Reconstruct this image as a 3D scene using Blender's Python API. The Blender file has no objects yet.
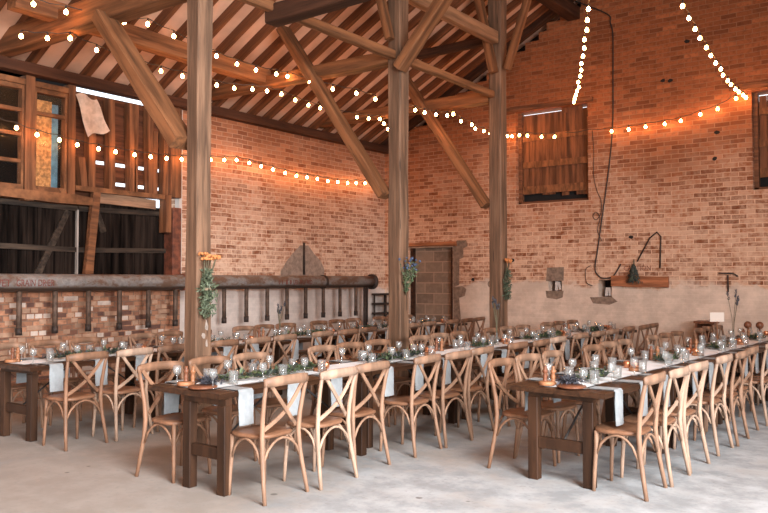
import bpy, bmesh, math, random
from mathutils import Vector, Matrix
R = random.Random(7)
SC = bpy.context.scene
COL = SC.collection
PI = math.pi

# ------------------------------------------------------------------ helpers
class MB:
    def __init__(s): s.v = []; s.f = []; s.sm = []
    def add(s, vs, fs, smooth=False):
        b = len(s.v); s.v += [tuple(v) for v in vs]
        s.f += [tuple(i + b for i in f) for f in fs]; s.sm += [smooth] * len(fs)
        return s
    def box(s, x0, x1, y0, y1, z0, z1):
        vs = [(x, y, z) for x in (x0, x1) for y in (y0, y1) for z in (z0, z1)]
        return s.add(vs, [(0, 1, 3, 2), (4, 6, 7, 5), (0, 4, 5, 1), (2, 3, 7, 6), (0, 2, 6, 4), (1, 5, 7, 3)])
    def prism(s, poly, axis, a, b):
        """extrude a 2-D polygon along an axis: 'x' poly=(y,z), 'y' poly=(x,z), 'z' poly=(x,y)"""
        def P(p, t):
            return {'x': (t, p[0], p[1]), 'y': (p[0], t, p[1]), 'z': (p[0], p[1], t)}[axis]
        n = len(poly)
        vs = [P(p, a) for p in poly] + [P(p, b) for p in poly]
        fs = [tuple(range(n)), tuple(range(2 * n - 1, n - 1, -1))] + [(i, i + n, (i + 1) % n + n, (i + 1) % n) for i in range(n)]
        return s.add(vs, fs)
    def bar(s, p0, p1, w, h, up=(0, 0, 1)):
        p0 = Vector(p0); p1 = Vector(p1); d = (p1 - p0).normalized(); up = Vector(up)
        sx = d.cross(up)
        if sx.length < 1e-4: sx = d.cross(Vector((0, 1, 0)))
        sx.normalize(); uz = sx.cross(d)
        vs = []
        for p in (p0, p1):
            for a, b in ((-1, -1), (1, -1), (1, 1), (-1, 1)): vs.append(p + sx * a * w / 2 + uz * b * h / 2)
        return s.add(vs, [(3, 2, 1, 0), (4, 5, 6, 7), (0, 1, 5, 4), (1, 2, 6, 5), (2, 3, 7, 6), (3, 0, 4, 7)])
    def tube(s, pts, rad, seg=8, flat=1.0, ref=(0, 0, 1)):
        pts = [Vector(p) for p in pts]; n = len(pts)
        rad = [rad] * n if not isinstance(rad, (list, tuple)) else rad
        vs = []; prev = None
        for i, p in enumerate(pts):
            d = (pts[min(i + 1, n - 1)] - pts[max(i - 1, 0)]).normalized()
            if prev is None:
                a = Vector(ref); a = a - d * a.dot(d)
                if a.length < 1e-3: a = Vector((0, 1, 0)) - d * d.y
            else: a = prev - d * prev.dot(d)
            a.normalize(); prev = a; b = d.cross(a)
            for k in range(seg):
                t = 2 * PI * k / seg
                vs.append(p + a * math.cos(t) * rad[i] * flat + b * math.sin(t) * rad[i])
        fs = [(i * seg + k, i * seg + (k + 1) % seg, (i + 1) * seg + (k + 1) % seg, (i + 1) * seg + k) for i in range(n - 1) for k in range(seg)]
        fs += [tuple(range(seg - 1, -1, -1)), tuple((n - 1) * seg + k for k in range(seg))]
        return s.add(vs, fs, True)
    def strip(s, pts, w, t, wdir):
        """flat bent strip: width w along wdir(i), thickness t"""
        pts = [Vector(p) for p in pts]; n = len(pts); vs = []
        for i, p in enumerate(pts):
            d = (pts[min(i + 1, n - 1)] - pts[max(i - 1, 0)]).normalized()
            nn = Vector(wdir); nn = (nn - d * nn.dot(d)).normalized(); sd = d.cross(nn)
            for a, b in ((-1, -1), (1, -1), (1, 1), (-1, 1)): vs.append(p + sd * a * w / 2 + nn * b * t / 2)
        fs = [(i * 4 + k, i * 4 + (k + 1) % 4, i * 4 + 4 + (k + 1) % 4, i * 4 + 4 + k) for i in range(n - 1) for k in range(4)]
        fs += [(3, 2, 1, 0), tuple((n - 1) * 4 + k for k in range(4))]
        return s.add(vs, fs, False)
    def lathe(s, prof, c=(0, 0, 0), seg=14, smooth=True):
        vs = []; n = len(prof)
        for r, z in prof:
            for k in range(seg):
                t = 2 * PI * k / seg; vs.append((c[0] + r * math.cos(t), c[1] + r * math.sin(t), c[2] + z))
        fs = [(i * seg + k, i * seg + (k + 1) % seg, (i + 1) * seg + (k + 1) % seg, (i + 1) * seg + k) for i in range(n - 1) for k in range(seg)]
        if prof[0][0] > 1e-4: fs.append(tuple(range(seg - 1, -1, -1)))
        if prof[-1][0] > 1e-4: fs.append(tuple((n - 1) * seg + k for k in range(seg)))
        return s.add(vs, fs, smooth)
    def ball(s, c, r, seg=8, rings=6, sq=1.0):
        prof = [(r * math.sin(PI * i / rings) + 1e-5, -r * sq * math.cos(PI * i / rings)) for i in range(rings + 1)]
        return s.lathe(prof, c, seg)
    def leaf(s, p, d, l, w, nrm):
        p = Vector(p); d = Vector(d).normalized(); nrm = Vector(nrm); sd = d.cross(nrm)
        if sd.length < 1e-3: sd = d.cross(Vector((1, 0.3, 0)))
        sd.normalize(); up = sd.cross(d)
        vs = [p, p + d * l * .45 + sd * w / 2 + up * w * .2, p + d * l, p + d * l * .45 - sd * w / 2 + up * w * .2]
        return s.add(vs, [(0, 1, 2, 3)], False)
    def mesh(s, name, m, bevel=0):
        me = bpy.data.meshes.new(name); me.from_pydata(s.v, [], s.f)
        me.polygons.foreach_set('use_smooth', s.sm)
        bm = bmesh.new(); bm.from_mesh(me)
        bmesh.ops.recalc_face_normals(bm, faces=bm.faces)
        if bevel: bmesh.ops.bevel(bm, geom=list(bm.edges), offset=bevel, segments=1, affect='EDGES', profile=.5)
        bm.to_mesh(me); bm.free()
        me.materials.append(m); me.update()
        return me
    def build(s, name, m, parent=None, bevel=0):
        return put(name, s.mesh(name, m, bevel), parent)

def put(name, me, parent=None, mw=None):
    o = bpy.data.objects.new(name, me); COL.objects.link(o)
    if parent is not None: o.parent = parent
    if mw is not None: o.matrix_local = mw
    return o
def tag(o, label, cat, group=None, kind=None):
    o['label'] = label; o['category'] = cat
    if group: o['group'] = group
    if kind: o['kind'] = kind
    return o
def struct(o, label, cat):
    return tag(o, label, cat, None, 'structure')
def thing(name, label, cat, loc=(0, 0, 0), rz=0, group=None):
    o = bpy.data.objects.new(name, None); COL.objects.link(o)
    o.location = loc; o.rotation_euler = (0, 0, rz); o.empty_display_size = .1
    return tag(o, label, cat, group)
KIDS = {}
def copy_tree(o, parent=None):
    c = o.copy(); COL.objects.link(c); c.parent = parent
    for ch in KIDS.setdefault(o.name, list(o.children)): copy_tree(ch, c)
    return c
def frame_mat(p0, p1, up=(0, 0, 1)):
    """matrix whose X axis runs p0->p1, origin at the middle"""
    p0 = Vector(p0); p1 = Vector(p1); d = (p1 - p0).normalized(); u = Vector(up)
    y = u.cross(d)
    if y.length < 1e-4: y = Vector((0, 1, 0)).cross(d) if abs(d.y) < .9 else Vector((1, 0, 0)).cross(d)
    y.normalize(); z = d.cross(y); m = Matrix((d, y, z)).transposed().to_4x4(); m.translation = (p0 + p1) / 2
    return m
BEAM_M = {}
def beam(name, p0, p1, w, h, m, parent=None, bevel=.012, up=(0, 0, 1), wob=.006, n=7):
    """sawn timber lying along its own X axis, a little uneven along its length"""
    L = (Vector(p1) - Vector(p0)).length; mb = MB(); vs = []
    for i in range(n):
        x = -L / 2 + L * i / (n - 1); dw = R.uniform(-wob, wob); dh = R.uniform(-wob, wob)
        a, b = w / 2 + dw, h / 2 + dh; c = min(bevel, w * .2, h * .2)
        for y, z in ((-a + c, -b), (a - c, -b), (a, -b + c), (a, b - c), (a - c, b), (-a + c, b), (-a, b - c), (-a, -b + c)): vs.append((x, y, z))
    fs = [(i * 8 + k, i * 8 + (k + 1) % 8, i * 8 + 8 + (k + 1) % 8, i * 8 + 8 + k) for i in range(n - 1) for k in range(8)]
    fs += [tuple(range(7, -1, -1)), tuple((n - 1) * 8 + k for k in range(8))]
    mb.add(vs, fs)
    mw = frame_mat(p0, p1, up); o = put(name, mb.mesh(name, m), parent, mw); BEAM_M[o.name] = mw
    return o

# ------------------------------------------------------------------ materials
def mat(name):
    m = bpy.data.materials.new(name); m.use_nodes = True
    nt = m.node_tree; b = nt.nodes['Principled BSDF']
    return m, nt, b
def N(nt, t, **k):
    n = nt.nodes.new(t)
    for a, v in k.items():
        if a in n.inputs: n.inputs[a].default_value = v
        else: setattr(n, a, v)
    return n
def lk(nt, a, b): nt.links.new(a, b)
def math_n(nt, op, a, b=None, c=None, clamp=False):
    n = nt.nodes.new('ShaderNodeMath'); n.operation = op; n.use_clamp = clamp
    for i, v in enumerate((a, b, c)):
        if v is None: continue
        if isinstance(v, (int, float)): n.inputs[i].default_value = v
        else: lk(nt, v, n.inputs[i])
    return n.outputs[0]
def mix(nt, f, a, b, blend='MIX'):
    n = nt.nodes.new('ShaderNodeMix'); n.data_type = 'RGBA'; n.blend_type = blend
    for s, v in ((n.inputs[0], f), (n.inputs[6], a), (n.inputs[7], b)):
        if isinstance(v, (int, float)): s.default_value = v
        elif isinstance(v, tuple): s.default_value = (*v, 1) if len(v) == 3 else v
        else: lk(nt, v, s)
    return n.outputs[2]
def sstep(nt, v, a, b):
    n = nt.nodes.new('ShaderNodeMapRange'); n.interpolation_type = 'SMOOTHSTEP'
    lk(nt, v, n.inputs[0]); n.inputs[1].default_value = a; n.inputs[2].default_value = b
    return n.outputs[0]
def coords(nt, scale=(1, 1, 1), out='Object'):
    tc = nt.nodes.new('ShaderNodeTexCoord'); mp = nt.nodes.new('ShaderNodeMapping')
    mp.inputs['Scale'].default_value = scale; lk(nt, tc.outputs[out], mp.inputs[0]); return mp.outputs[0]
def noise(nt, vec, scale, detail=3, rough=.55):
    n = N(nt, 'ShaderNodeTexNoise', Scale=scale, Detail=detail, Roughness=rough); lk(nt, vec, n.inputs['Vector']); return n.outputs[0]
def bump(nt, b, h, s=.3, d=.01):
    n = N(nt, 'ShaderNodeBump', Strength=s, Distance=d); lk(nt, h, n.inputs['Height']); lk(nt, n.outputs[0], b.inputs['Normal'])

def plain(name, c, rough=.6, metal=0, var=.0, scale=8, bmp=0):
    m, nt, b = mat(name); b.inputs['Roughness'].default_value = rough; b.inputs['Metallic'].default_value = metal
    if var:
        nz = noise(nt, coords(nt), scale, 4)
        col = mix(nt, sstep(nt, nz, .3, .7), tuple(x * (1 - var) for x in c), tuple(min(1, x * (1 + var)) for x in c))
        lk(nt, col, b.inputs['Base Color'])
        if bmp: bump(nt, b, nz, bmp)
    else: b.inputs['Base Color'].default_value = (*c, 1)
    return m
def wood(name, c, dark=.45, streak=(1.2, 22, 22), rough=.65, crack=.5, out='Object', light=1.35):
    """streaks run along local X of the piece (or as streak says)"""
    m, nt, b = mat(name); b.inputs['Roughness'].default_value = rough; b.inputs['Specular IOR Level'].default_value = .25
    v = coords(nt, streak, out); n1 = noise(nt, v, 1.0, 5, .6)
    n2 = noise(nt, coords(nt, tuple(s * .25 for s in streak), out), 1.0, 3)
    col = mix(nt, sstep(nt, n1, .32, .7), tuple(x * dark for x in c), tuple(min(1, x * light) for x in c))
    col = mix(nt, sstep(nt, n2, .3, .7), mix(nt, .35, col, tuple(x * dark for x in c)), col)
    if crack:
        n3 = noise(nt, coords(nt, tuple(s * 1.6 for s in streak), out), 1.0, 2)
        ck = sstep(nt, n3, .33, .27)
        col = mix(nt, math_n(nt, 'MULTIPLY', ck, crack), col, tuple(x * .15 for x in c))
    lk(nt, col, b.inputs['Base Color']); bump(nt, b, n1, .35, .012)
    return m
def brick(name, c1, c2, mortar, zplast, zw0, zw1, washmax, wash, plast, bw=.235):
    m, nt, b = mat(name); b.inputs['Roughness'].default_value = .9
    tc = nt.nodes.new('ShaderNodeTexCoord'); sp = nt.nodes.new('ShaderNodeSeparateXYZ'); lk(nt, tc.outputs['Object'], sp.inputs[0])
    u = math_n(nt, 'ADD', sp.outputs[0], sp.outputs[1]); z = sp.outputs[2]
    cb = nt.nodes.new('ShaderNodeCombineXYZ'); lk(nt, u, cb.inputs[0]); lk(nt, z, cb.inputs[1])
    uv = cb.outputs[0]
    wob = N(nt, 'ShaderNodeTexNoise', Scale=2.3, Detail=2); lk(nt, uv, wob.inputs['Vector'])
    va = N(nt, 'ShaderNodeVectorMath', operation='SCALE'); va.inputs['Scale'].default_value = .035; lk(nt, wob.outputs[1], va.inputs[0])
    vb = N(nt, 'ShaderNodeVectorMath', operation='ADD'); lk(nt, uv, vb.inputs[0]); lk(nt, va.outputs[0], vb.inputs[1])
    uvw = vb.outputs[0]
    def bt(ca, cb_, cm):
        t = N(nt, 'ShaderNodeTexBrick'); t.inputs['Scale'].default_value = 1; t.inputs['Brick Width'].default_value = bw
        t.inputs['Row Height'].default_value = .0765; t.inputs['Mortar Size'].default_value = .0075; t.inputs['Mortar Smooth'].default_value = .3
        t.inputs['Color1'].default_value = (*ca, 1); t.inputs['Color2'].default_value = (*cb_, 1); t.inputs['Mortar'].default_value = (*cm, 1)
        t.inputs['Bias'].default_value = 0; lk(nt, uvw, t.inputs['Vector']); return t
    t = bt((0, 0, 0), (1, 1, 1), (.5, .5, .5))                     # one random grey per brick
    rnd = N(nt, 'ShaderNodeSeparateColor'); lk(nt, t.outputs[0], rnd.inputs[0]); rr = rnd.outputs[0]; bf = t.outputs[1]
    mott = noise(nt, uv, .9, 4, .6); fine = noise(nt, uv, 14, 4, .65); mid = noise(nt, uv, 3.5, 4, .6)
    rp = N(nt, 'ShaderNodeValToRGB'); el = rp.color_ramp.elements; lk(nt, rr, rp.inputs[0])
    el[0].position = 0; el[0].color = (*tuple(x * 1.0 for x in c2), 1); el[1].position = 1; el[1].color = (*tuple(min(1, x * 1.45) for x in c1), 1)
    e = el.new(.22); e.color = (*tuple((x + y) / 2 for x, y in zip(c1, c2)), 1); e = el.new(.5); e.color = (*c1, 1); e = el.new(.88); e.color = (*tuple(x * 1.15 for x in c1), 1)
    col = mix(nt, math_n(nt, 'MULTIPLY', sstep(nt, fine, .42, .72), .5), rp.outputs[0], tuple(x * .5 for x in c2))
    col = mix(nt, math_n(nt, 'MULTIPLY', sstep(nt, mott, .5, .72), .4), col, tuple(x * .55 for x in c1))
    # limewash worn off brick by brick, thicker low on the wall; the joints keep most of it
    zz = math_n(nt, 'ADD', z, math_n(nt, 'MULTIPLY', math_n(nt, 'SUBTRACT', mott, .5), 2.2))
    amt = math_n(nt, 'MULTIPLY', sstep(nt, zz, zw1, zw0), washmax)
    wm = math_n(nt, 'MULTIPLY', amt, sstep(nt, math_n(nt, 'ADD', math_n(nt, 'MULTIPLY', rr, .3), math_n(nt, 'MULTIPLY', math_n(nt, 'ADD', mid, math_n(nt, 'SUBTRACT', fine, .5)), .95)), .25, .9))
    col = mix(nt, math_n(nt, 'MINIMUM', math_n(nt, 'MULTIPLY', wm, 1.15), .9), col, wash)
    mcol = mix(nt, math_n(nt, 'MINIMUM', math_n(nt, 'MULTIPLY', amt, 1.5), 1.0), mortar, tuple(min(1, x * 1.12) for x in wash))
    col = mix(nt, math_n(nt, 'MULTIPLY', bf, .85), col, mcol)
    zp = math_n(nt, 'ADD', z, math_n(nt, 'MULTIPLY', math_n(nt, 'SUBTRACT', noise(nt, uv, 1.6, 5, .6), .5), .7))
    pm = sstep(nt, zp, zplast + .05, zplast - .05)
    pc = mix(nt, sstep(nt, noise(nt, uv, 2.5, 5, .65), .35, .7), tuple(x * .72 for x in plast), plast)
    col = mix(nt, math_n(nt, 'MULTIPLY', pm, .9), col, pc)
    lk(nt, col, b.inputs['Base Color']); b.inputs['Specular IOR Level'].default_value = .15
    hgt = math_n(nt, 'ADD', math_n(nt, 'MULTIPLY', math_n(nt, 'SUBTRACT', 1.0, t.outputs[1]), math_n(nt, 'SUBTRACT', 1.0, math_n(nt, 'MULTIPLY', pm, .9))), math_n(nt, 'MULTIPLY', fine, .5))
    bump(nt, b, hgt, .6, .012)
    return m

M = {}
M['brick_gable'] = brick('brick gable', (.275, .092, .036), (.175, .058, .025), (.27, .13, .066), 1.5, 1.6, 5.0, .78, (.62, .41, .28), (.68, .53, .415))
M['brick_left'] = brick('brick left', (.29, .105, .046), (.195, .068, .032), (.33, .175, .10), 1.45, 1.5, 5.0, .80, (.64, .44, .31), (.66, .57, .50))
M['brick_plinth'] = brick('brick plinth', (.34, .16, .09), (.16, .07, .045), (.16, .11, .08), -3, -2, -1, 0, (.5, .4, .3), (.5, .4, .3), .165)
M['plinth_pale'] = plain('pale brick faces', (.46, .36, .29), .9, var=.2)
M['post'] = wood('weathered post', (.18, .10, .058), .5, (1.1, 16, 16), .75, .7)
M['beam'] = wood('old beam', (.20, .082, .033), .5, (1.0, 14, 14), .7, .6)
M['beam_pale'] = wood('pale sawn beam', (.28, .145, .075), .6, (1.0, 14, 14), .7, .5)
M['beam_dark'] = wood('dark beam', (.055, .022, .011), .5, (1.0, 14, 14), .7, .5)  # near-black wood for the darker timbers
M['rafter'] = wood('rafter', (.15, .055, .022), .55, (1.0, 18, 18), .7, .4)
M['plate'] = wood('wall plate', (.07, .026, .012), .5, (14, 1.0, 14), .75, .4)
M['deck'] = plain('plastered underside', (.64, .37, .24), .9, var=.16, scale=1.7, bmp=.15)
M['frame'] = wood('window frame', (.20, .083, .034), .5, (16, 5, 5), .7, .5)
M['board'] = wood('weatherboard', (.12, .040, .016), .45, (9, 1.2, 16), .75, .5)
M['stud'] = wood('stud', (.185, .074, .031), .5, (16, 16, 1.5), .75, .4)
M['tar'] = wood('tarred door boards', (.006, .004, .003), .4, (13, 13, .9), .85, .3, light=5.0); M['tar'].node_tree.nodes['Principled BSDF'].inputs['Specular IOR Level'].default_value = .04
M['tar_rail'] = wood('tarred rail', (.026, .017, .011), .4, (16, 1.6, 16), .7, .4, light=2.6)
M['grey_wood'] = wood('grey weathered wood', (.42, .36, .31), .6, (14, 14, 2), .8, .4)
M['pale_board'] = wood('pale header board', (.34, .19, .11), .5, (14, 1.5, 14), .75, .4)
M['shutter'] = wood('shutter boards', (.17, .068, .03), .42, (13, 13, 1.2), .7, .6)
M['osb'] = plain('chipboard', (.52, .235, .08), .8, var=.45, scale=22)
M['blue'] = plain('blue board', (.10, .22, .30), .7, var=.3, scale=10)
M['void'] = plain('painted shade', (.008, .006, .005), .9)  # flat black: shade of unlit recesses put into the colour
M['redpaint'] = plain('flaking red paint', (.14, .042, .02), .7, var=.5, scale=9)
M['block'] = None
M['lintel'] = wood('lintel', (.17, .07, .033), .5, (1.2, 16, 16), .75, .5)
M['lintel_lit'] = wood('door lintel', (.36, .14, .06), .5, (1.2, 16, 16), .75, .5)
M['iron'] = plain('rusty iron', (.035, .022, .016), .7, .3, .4, 20)
M['cable'] = plain('black cable', (.018, .014, .012), .6)
M['sack'] = plain('old sacking', (.55, .40, .30), .95, var=.2, scale=9, bmp=.2)
M['redtext'] = plain('red lettering', (.13, .02, .01), .7, var=.35, scale=40)
M['browntext'] = plain('faded brown lettering', (.20, .075, .045), .8, var=.4, scale=40)
M['white_block'] = plain('whitewashed block', (.5, .44, .39), .9)
M['hung_board'] = wood('hung plank', (.36, .13, .055), .5, (1.5, 18, 18), .7, .4)
M['table'] = wood('table wood', (.052, .022, .010), .5, (18, 1.4, 18), .42, .5)
M['table_leg'] = wood('table leg wood', (.040, .017, .0075), .55, (14, 14, 1.2), .55, .4)
CH = [(.285, .166, .104), (.235, .124, .072), (.41, .275, .192)]  # palest tone carries the strong right-hand light in its colour
M['chair'] = [wood('chair beech %d' % i, c, .62, (9, 9, 2.5), .5, .0, light=1.18) for i, c in enumerate(CH)]
M['seat'] = [wood('seat beech %d' % i, (.205 + .02 * i, .098 + .012 * i, .052 + .008 * i), .7, (3, 16, 16), .45, .0, light=1.2) for i, c in enumerate(CH)]
M['linen'] = plain('white linen', (.74, .755, .75), .9, var=.05, scale=6)
M['napkin'] = plain('grey linen', (.29, .31, .312), .9, var=.08, scale=20)
M['card'] = plain('card', (.52, .43, .36), .8)
M['turned'] = wood('turned wood', (.26, .11, .05), .7, (20, 20, 4), .35, .0)
M['turned_dark'] = wood('turned dark wood', (.16, .06, .03), .7, (20, 20, 4), .35, .0)
M['slice'] = wood('wood slice', (.30, .13, .06), .65, (8, 8, 8), .5, .0)
M['copper'] = plain('copper', (.62, .27, .14), .3, .85)
M['wax'] = plain('wax', (.85, .78, .68), .5)
M['leafA'] = plain('green leaves', (.075, .105, .045), .6, var=.5, scale=30)
M['leafB'] = plain('dark leaves', (.035, .045, .035), .6, var=.5, scale=30)
M['leafC'] = plain('sage leaves', (.075, .092, .05), .6, var=.4, scale=30)
M['laven'] = plain('lavender heads', (.052, .05, .06), .7, var=.4, scale=40)
M['orange'] = plain('orange yarrow', (.48, .18, .055), .8, var=.35, scale=60)
M['blueflower'] = plain('blue thistle heads', (.055, .08, .14), .7, var=.4, scale=60)
M['stem'] = plain('stems', (.10, .085, .045), .7)
M['ribbon'] = plain('brown twine', (.22, .16, .10), .8)
M['sheet'] = plain('slate', (.03, .03, .035), .5)

def make_block():
    m, nt, b = mat('concrete blocks'); b.inputs['Roughness'].default_value = .9
    tc = nt.nodes.new('ShaderNodeTexCoord'); sp = nt.nodes.new('ShaderNodeSeparateXYZ'); lk(nt, tc.outputs['Object'], sp.inputs[0])
    cb = nt.nodes.new('ShaderNodeCombineXYZ'); lk(nt, sp.outputs[0], cb.inputs[0]); lk(nt, sp.outputs[2], cb.inputs[1])
    t = N(nt, 'ShaderNodeTexBrick'); lk(nt, cb.outputs[0], t.inputs['Vector'])
    for k, v in {'Scale': 1, 'Brick Width': .44, 'Row Height': .22, 'Mortar Size': .012}.items(): t.inputs[k].default_value = v
    t.inputs['Color1'].default_value = (.25, .17, .115, 1); t.inputs['Color2'].default_value = (.15, .10, .067, 1); t.inputs['Mortar'].default_value = (.34, .22, .15, 1)
    nz = noise(nt, cb.outputs[0], 9, 5, .65)
    lk(nt, mix(nt, math_n(nt, 'MULTIPLY', sstep(nt, nz, .42, .7), .45), t.outputs[0], (.34, .235, .165)), b.inputs['Base Color']); bump(nt, b, nz, .4, .01)
    return m
M['block'] = make_block()
def make_floor():
    m, nt, b = mat('concrete floor'); b.inputs['Roughness'].default_value = .72
    v = coords(nt); a = noise(nt, v, .55, 5, .6); c = noise(nt, v, 3.2, 6, .65); d = noise(nt, v, 19, 4, .6)
    col = mix(nt, sstep(nt, c, .35, .68), (.26, .27, .27), (.425, .44, .44))
    sp = nt.nodes.new('ShaderNodeSeparateXYZ'); lk(nt, v, sp.inputs[0])
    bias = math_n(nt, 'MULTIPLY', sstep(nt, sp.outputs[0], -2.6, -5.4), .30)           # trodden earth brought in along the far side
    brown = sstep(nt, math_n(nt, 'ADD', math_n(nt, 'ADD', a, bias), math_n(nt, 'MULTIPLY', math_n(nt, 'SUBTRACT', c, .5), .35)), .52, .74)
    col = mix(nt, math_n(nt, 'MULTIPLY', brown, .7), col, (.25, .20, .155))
    col = mix(nt, math_n(nt, 'MULTIPLY', sstep(nt, d, .55, .72), .45), col, (.20, .185, .17))
    e = noise(nt, coords(nt, (1, 2.2, 1)), 7.5, 6, .7); col = mix(nt, math_n(nt, 'MULTIPLY', sstep(nt, e, .56, .68), .4), col, (.24, .225, .205))
    vo = N(nt, 'ShaderNodeTexVoronoi', Scale=2.6); lk(nt, v, vo.inputs['Vector'])
    spot = math_n(nt, 'MULTIPLY', sstep(nt, vo.outputs[0], .085, .05), sstep(nt, noise(nt, v, 1.1, 2), .5, .56))
    col = mix(nt, math_n(nt, 'MULTIPLY', spot, .8), col, (.07, .06, .05))
    lk(nt, col, b.inputs['Base Color']); bump(nt, b, c, .12, .01); return m
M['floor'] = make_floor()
def make_pipe():
    m, nt, b = mat('galvanised grey paint with rust'); b.inputs['Roughness'].default_value = .55
    v = coords(nt, (3, 1.2, 3)); a = noise(nt, v, 2.2, 6, .7); c = noise(nt, coords(nt), 16, 5, .65)
    tc = nt.nodes.new('ShaderNodeTexCoord'); sp = nt.nodes.new('ShaderNodeSeparateXYZ'); lk(nt, tc.outputs['Object'], sp.inputs[0])
    far = math_n(nt, 'MULTIPLY', sstep(nt, sp.outputs[1], 5.5, 11.5), .045)
    col = mix(nt, sstep(nt, c, .35, .7), (.14, .125, .112), (.25, .23, .21))
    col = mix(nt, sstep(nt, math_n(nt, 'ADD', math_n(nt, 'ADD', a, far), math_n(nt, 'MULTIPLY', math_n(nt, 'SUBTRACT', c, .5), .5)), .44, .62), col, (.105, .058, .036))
    low = sstep(nt, math_n(nt, 'ADD', sp.outputs[2], math_n(nt, 'MULTIPLY', math_n(nt, 'SUBTRACT', a, .5), .12)), 1.525, 1.485)   # underside darkened: rust plus the shade beneath put into the colour
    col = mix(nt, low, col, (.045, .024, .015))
    lk(nt, col, b.inputs['Base Color']); return m
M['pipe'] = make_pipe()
def make_glass(ro=.04, nm='clear glass', glint=.07):
    m, nt, b = mat(nm); nt.nodes.remove(b)
    out = nt.nodes['Material Output']; tr = N(nt, 'ShaderNodeBsdfTransparent'); tr.inputs[0].default_value = (.93, .94, .93, 1)
    gl = N(nt, 'ShaderNodeBsdfGlossy'); gl.inputs['Roughness'].default_value = ro
    lw = N(nt, 'ShaderNodeLayerWeight'); lw.inputs['Blend'].default_value = .5
    mx = nt.nodes.new('ShaderNodeMixShader')
    f = math_n(nt, 'ADD', .07 if glint else .015, math_n(nt, 'MULTIPLY', math_n(nt, 'POWER', lw.outputs['Facing'], 2.5), .55))
    df = N(nt, 'ShaderNodeBsdfDiffuse'); df.inputs[0].default_value = (.85, .88, .88, 1); m2 = nt.nodes.new('ShaderNodeMixShader'); m2.inputs[0].default_value = glint  # white diffuse share stands in for glints on the glass
    lk(nt, tr.outputs[0], m2.inputs[1]); lk(nt, df.outputs[0], m2.inputs[2])
    lk(nt, f, mx.inputs[0]); lk(nt, m2.outputs[0], mx.inputs[1]); lk(nt, gl.outputs[0], mx.inputs[2]); lk(nt, mx.outputs[0], out.inputs[0]); return m
M['glass'] = make_glass()
M['pane'] = make_glass(.35, 'dusty pane', .0)
BULB = 95.0
def make_bulb():
    m, nt, b = mat('lit bulb'); b.inputs['Base Color'].default_value = (1, .8, .6, 1)
    b.inputs['Emission Color'].default_value = (1, .40, .125, 1); b.inputs['Emission Strength'].default_value = BULB; return m
M['bulb'] = make_bulb()

# ------------------------------------------------------------------ camera
F_PX, PITCH, YAW = 772., math.radians(1.74357), math.radians(36.7144)
cam = bpy.data.cameras.new('camera'); cam.lens = 36 * F_PX / 768; cam.sensor_width = 36; cam.clip_start = .05
co = bpy.data.objects.new('camera', cam); COL.objects.link(co); co.location = (0, 0, 1.6); co.rotation_euler = (PI / 2 + PITCH, 0, YAW)
SC.camera = co
CM = Matrix.Translation(co.location) @ co.rotation_euler.to_matrix().to_4x4(); CMI = CM.inverted()
def seen(p, pad=30):
    """is a point inside the photograph's view (with a margin)?  used only to leave out repeats nobody can see"""
    q = CMI @ Vector(p)
    if q.z > -.1: return False
    x = 384 + F_PX * q.x / -q.z; y = 256.5 - F_PX * q.y / -q.z
    return -pad < x < 768 + pad and -pad < y < 513 + pad

# ------------------------------------------------------------------ the barn shell
XW, YG, XR, YF = -9.97, 13.4, 8.0, -6.0
SL, Z0 = .5325, 4.40                                   # underside of the rafters: z = Z0 + SL*(x-XW)
RX = -1.0                                              # ridge
def roofz(x): return Z0 + SL * (x - XW) if x < RX else Z0 + SL * (RX - XW) - SL * (x - RX)

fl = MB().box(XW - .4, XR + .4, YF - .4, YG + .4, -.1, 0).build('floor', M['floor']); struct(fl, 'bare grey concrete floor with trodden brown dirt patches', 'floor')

dk = MB(); RD = .13
def slab(x0, x1, ya, yb): dk.prism([(x0, roofz(x0) + RD), (x1, roofz(x1) + RD), (x1, roofz(x1) + RD + .06), (x0, roofz(x0) + RD + .06)], 'y', ya, yb)
SKX, SKY = (1.9, 4.3), (-1.2, 3.2)                     # the roof light that lets the day in, outside the photograph
slab(XW - .12, RX, YF - .3, YG + .35); slab(RX, SKX[0], YF - .3, YG + .35); slab(SKX[1], XR + .35, YF - .3, YG + .35)
slab(SKX[0], SKX[1], YF - .3, SKY[0]); slab(SKX[0], SKX[1], SKY[1], YG + .35)
ceil = dk.build('ceiling', M['deck']); struct(ceil, 'sloping barn roof underside, pale plaster between brown rafters', 'ceiling')
nr = 0
for k in range(-9, 20):
    y = 5.365 + .4 * k + R.uniform(-.012, .012)
    if y > 13.3: break
    x0, x1 = XW + .02, -2.2
    beam('rafter', (x0, y, roofz(x0) + .06), (x1, y, roofz(x1) + .06), .082, .125, M['rafter'], ceil, .006, wob=.003)
beam('rafter', (XW + .02, 13.27, roofz(XW) + .06), (-2.2, 13.27, roofz(-2.2) + .06), .15, .13, M['beam_dark'], ceil, .006)

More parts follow.
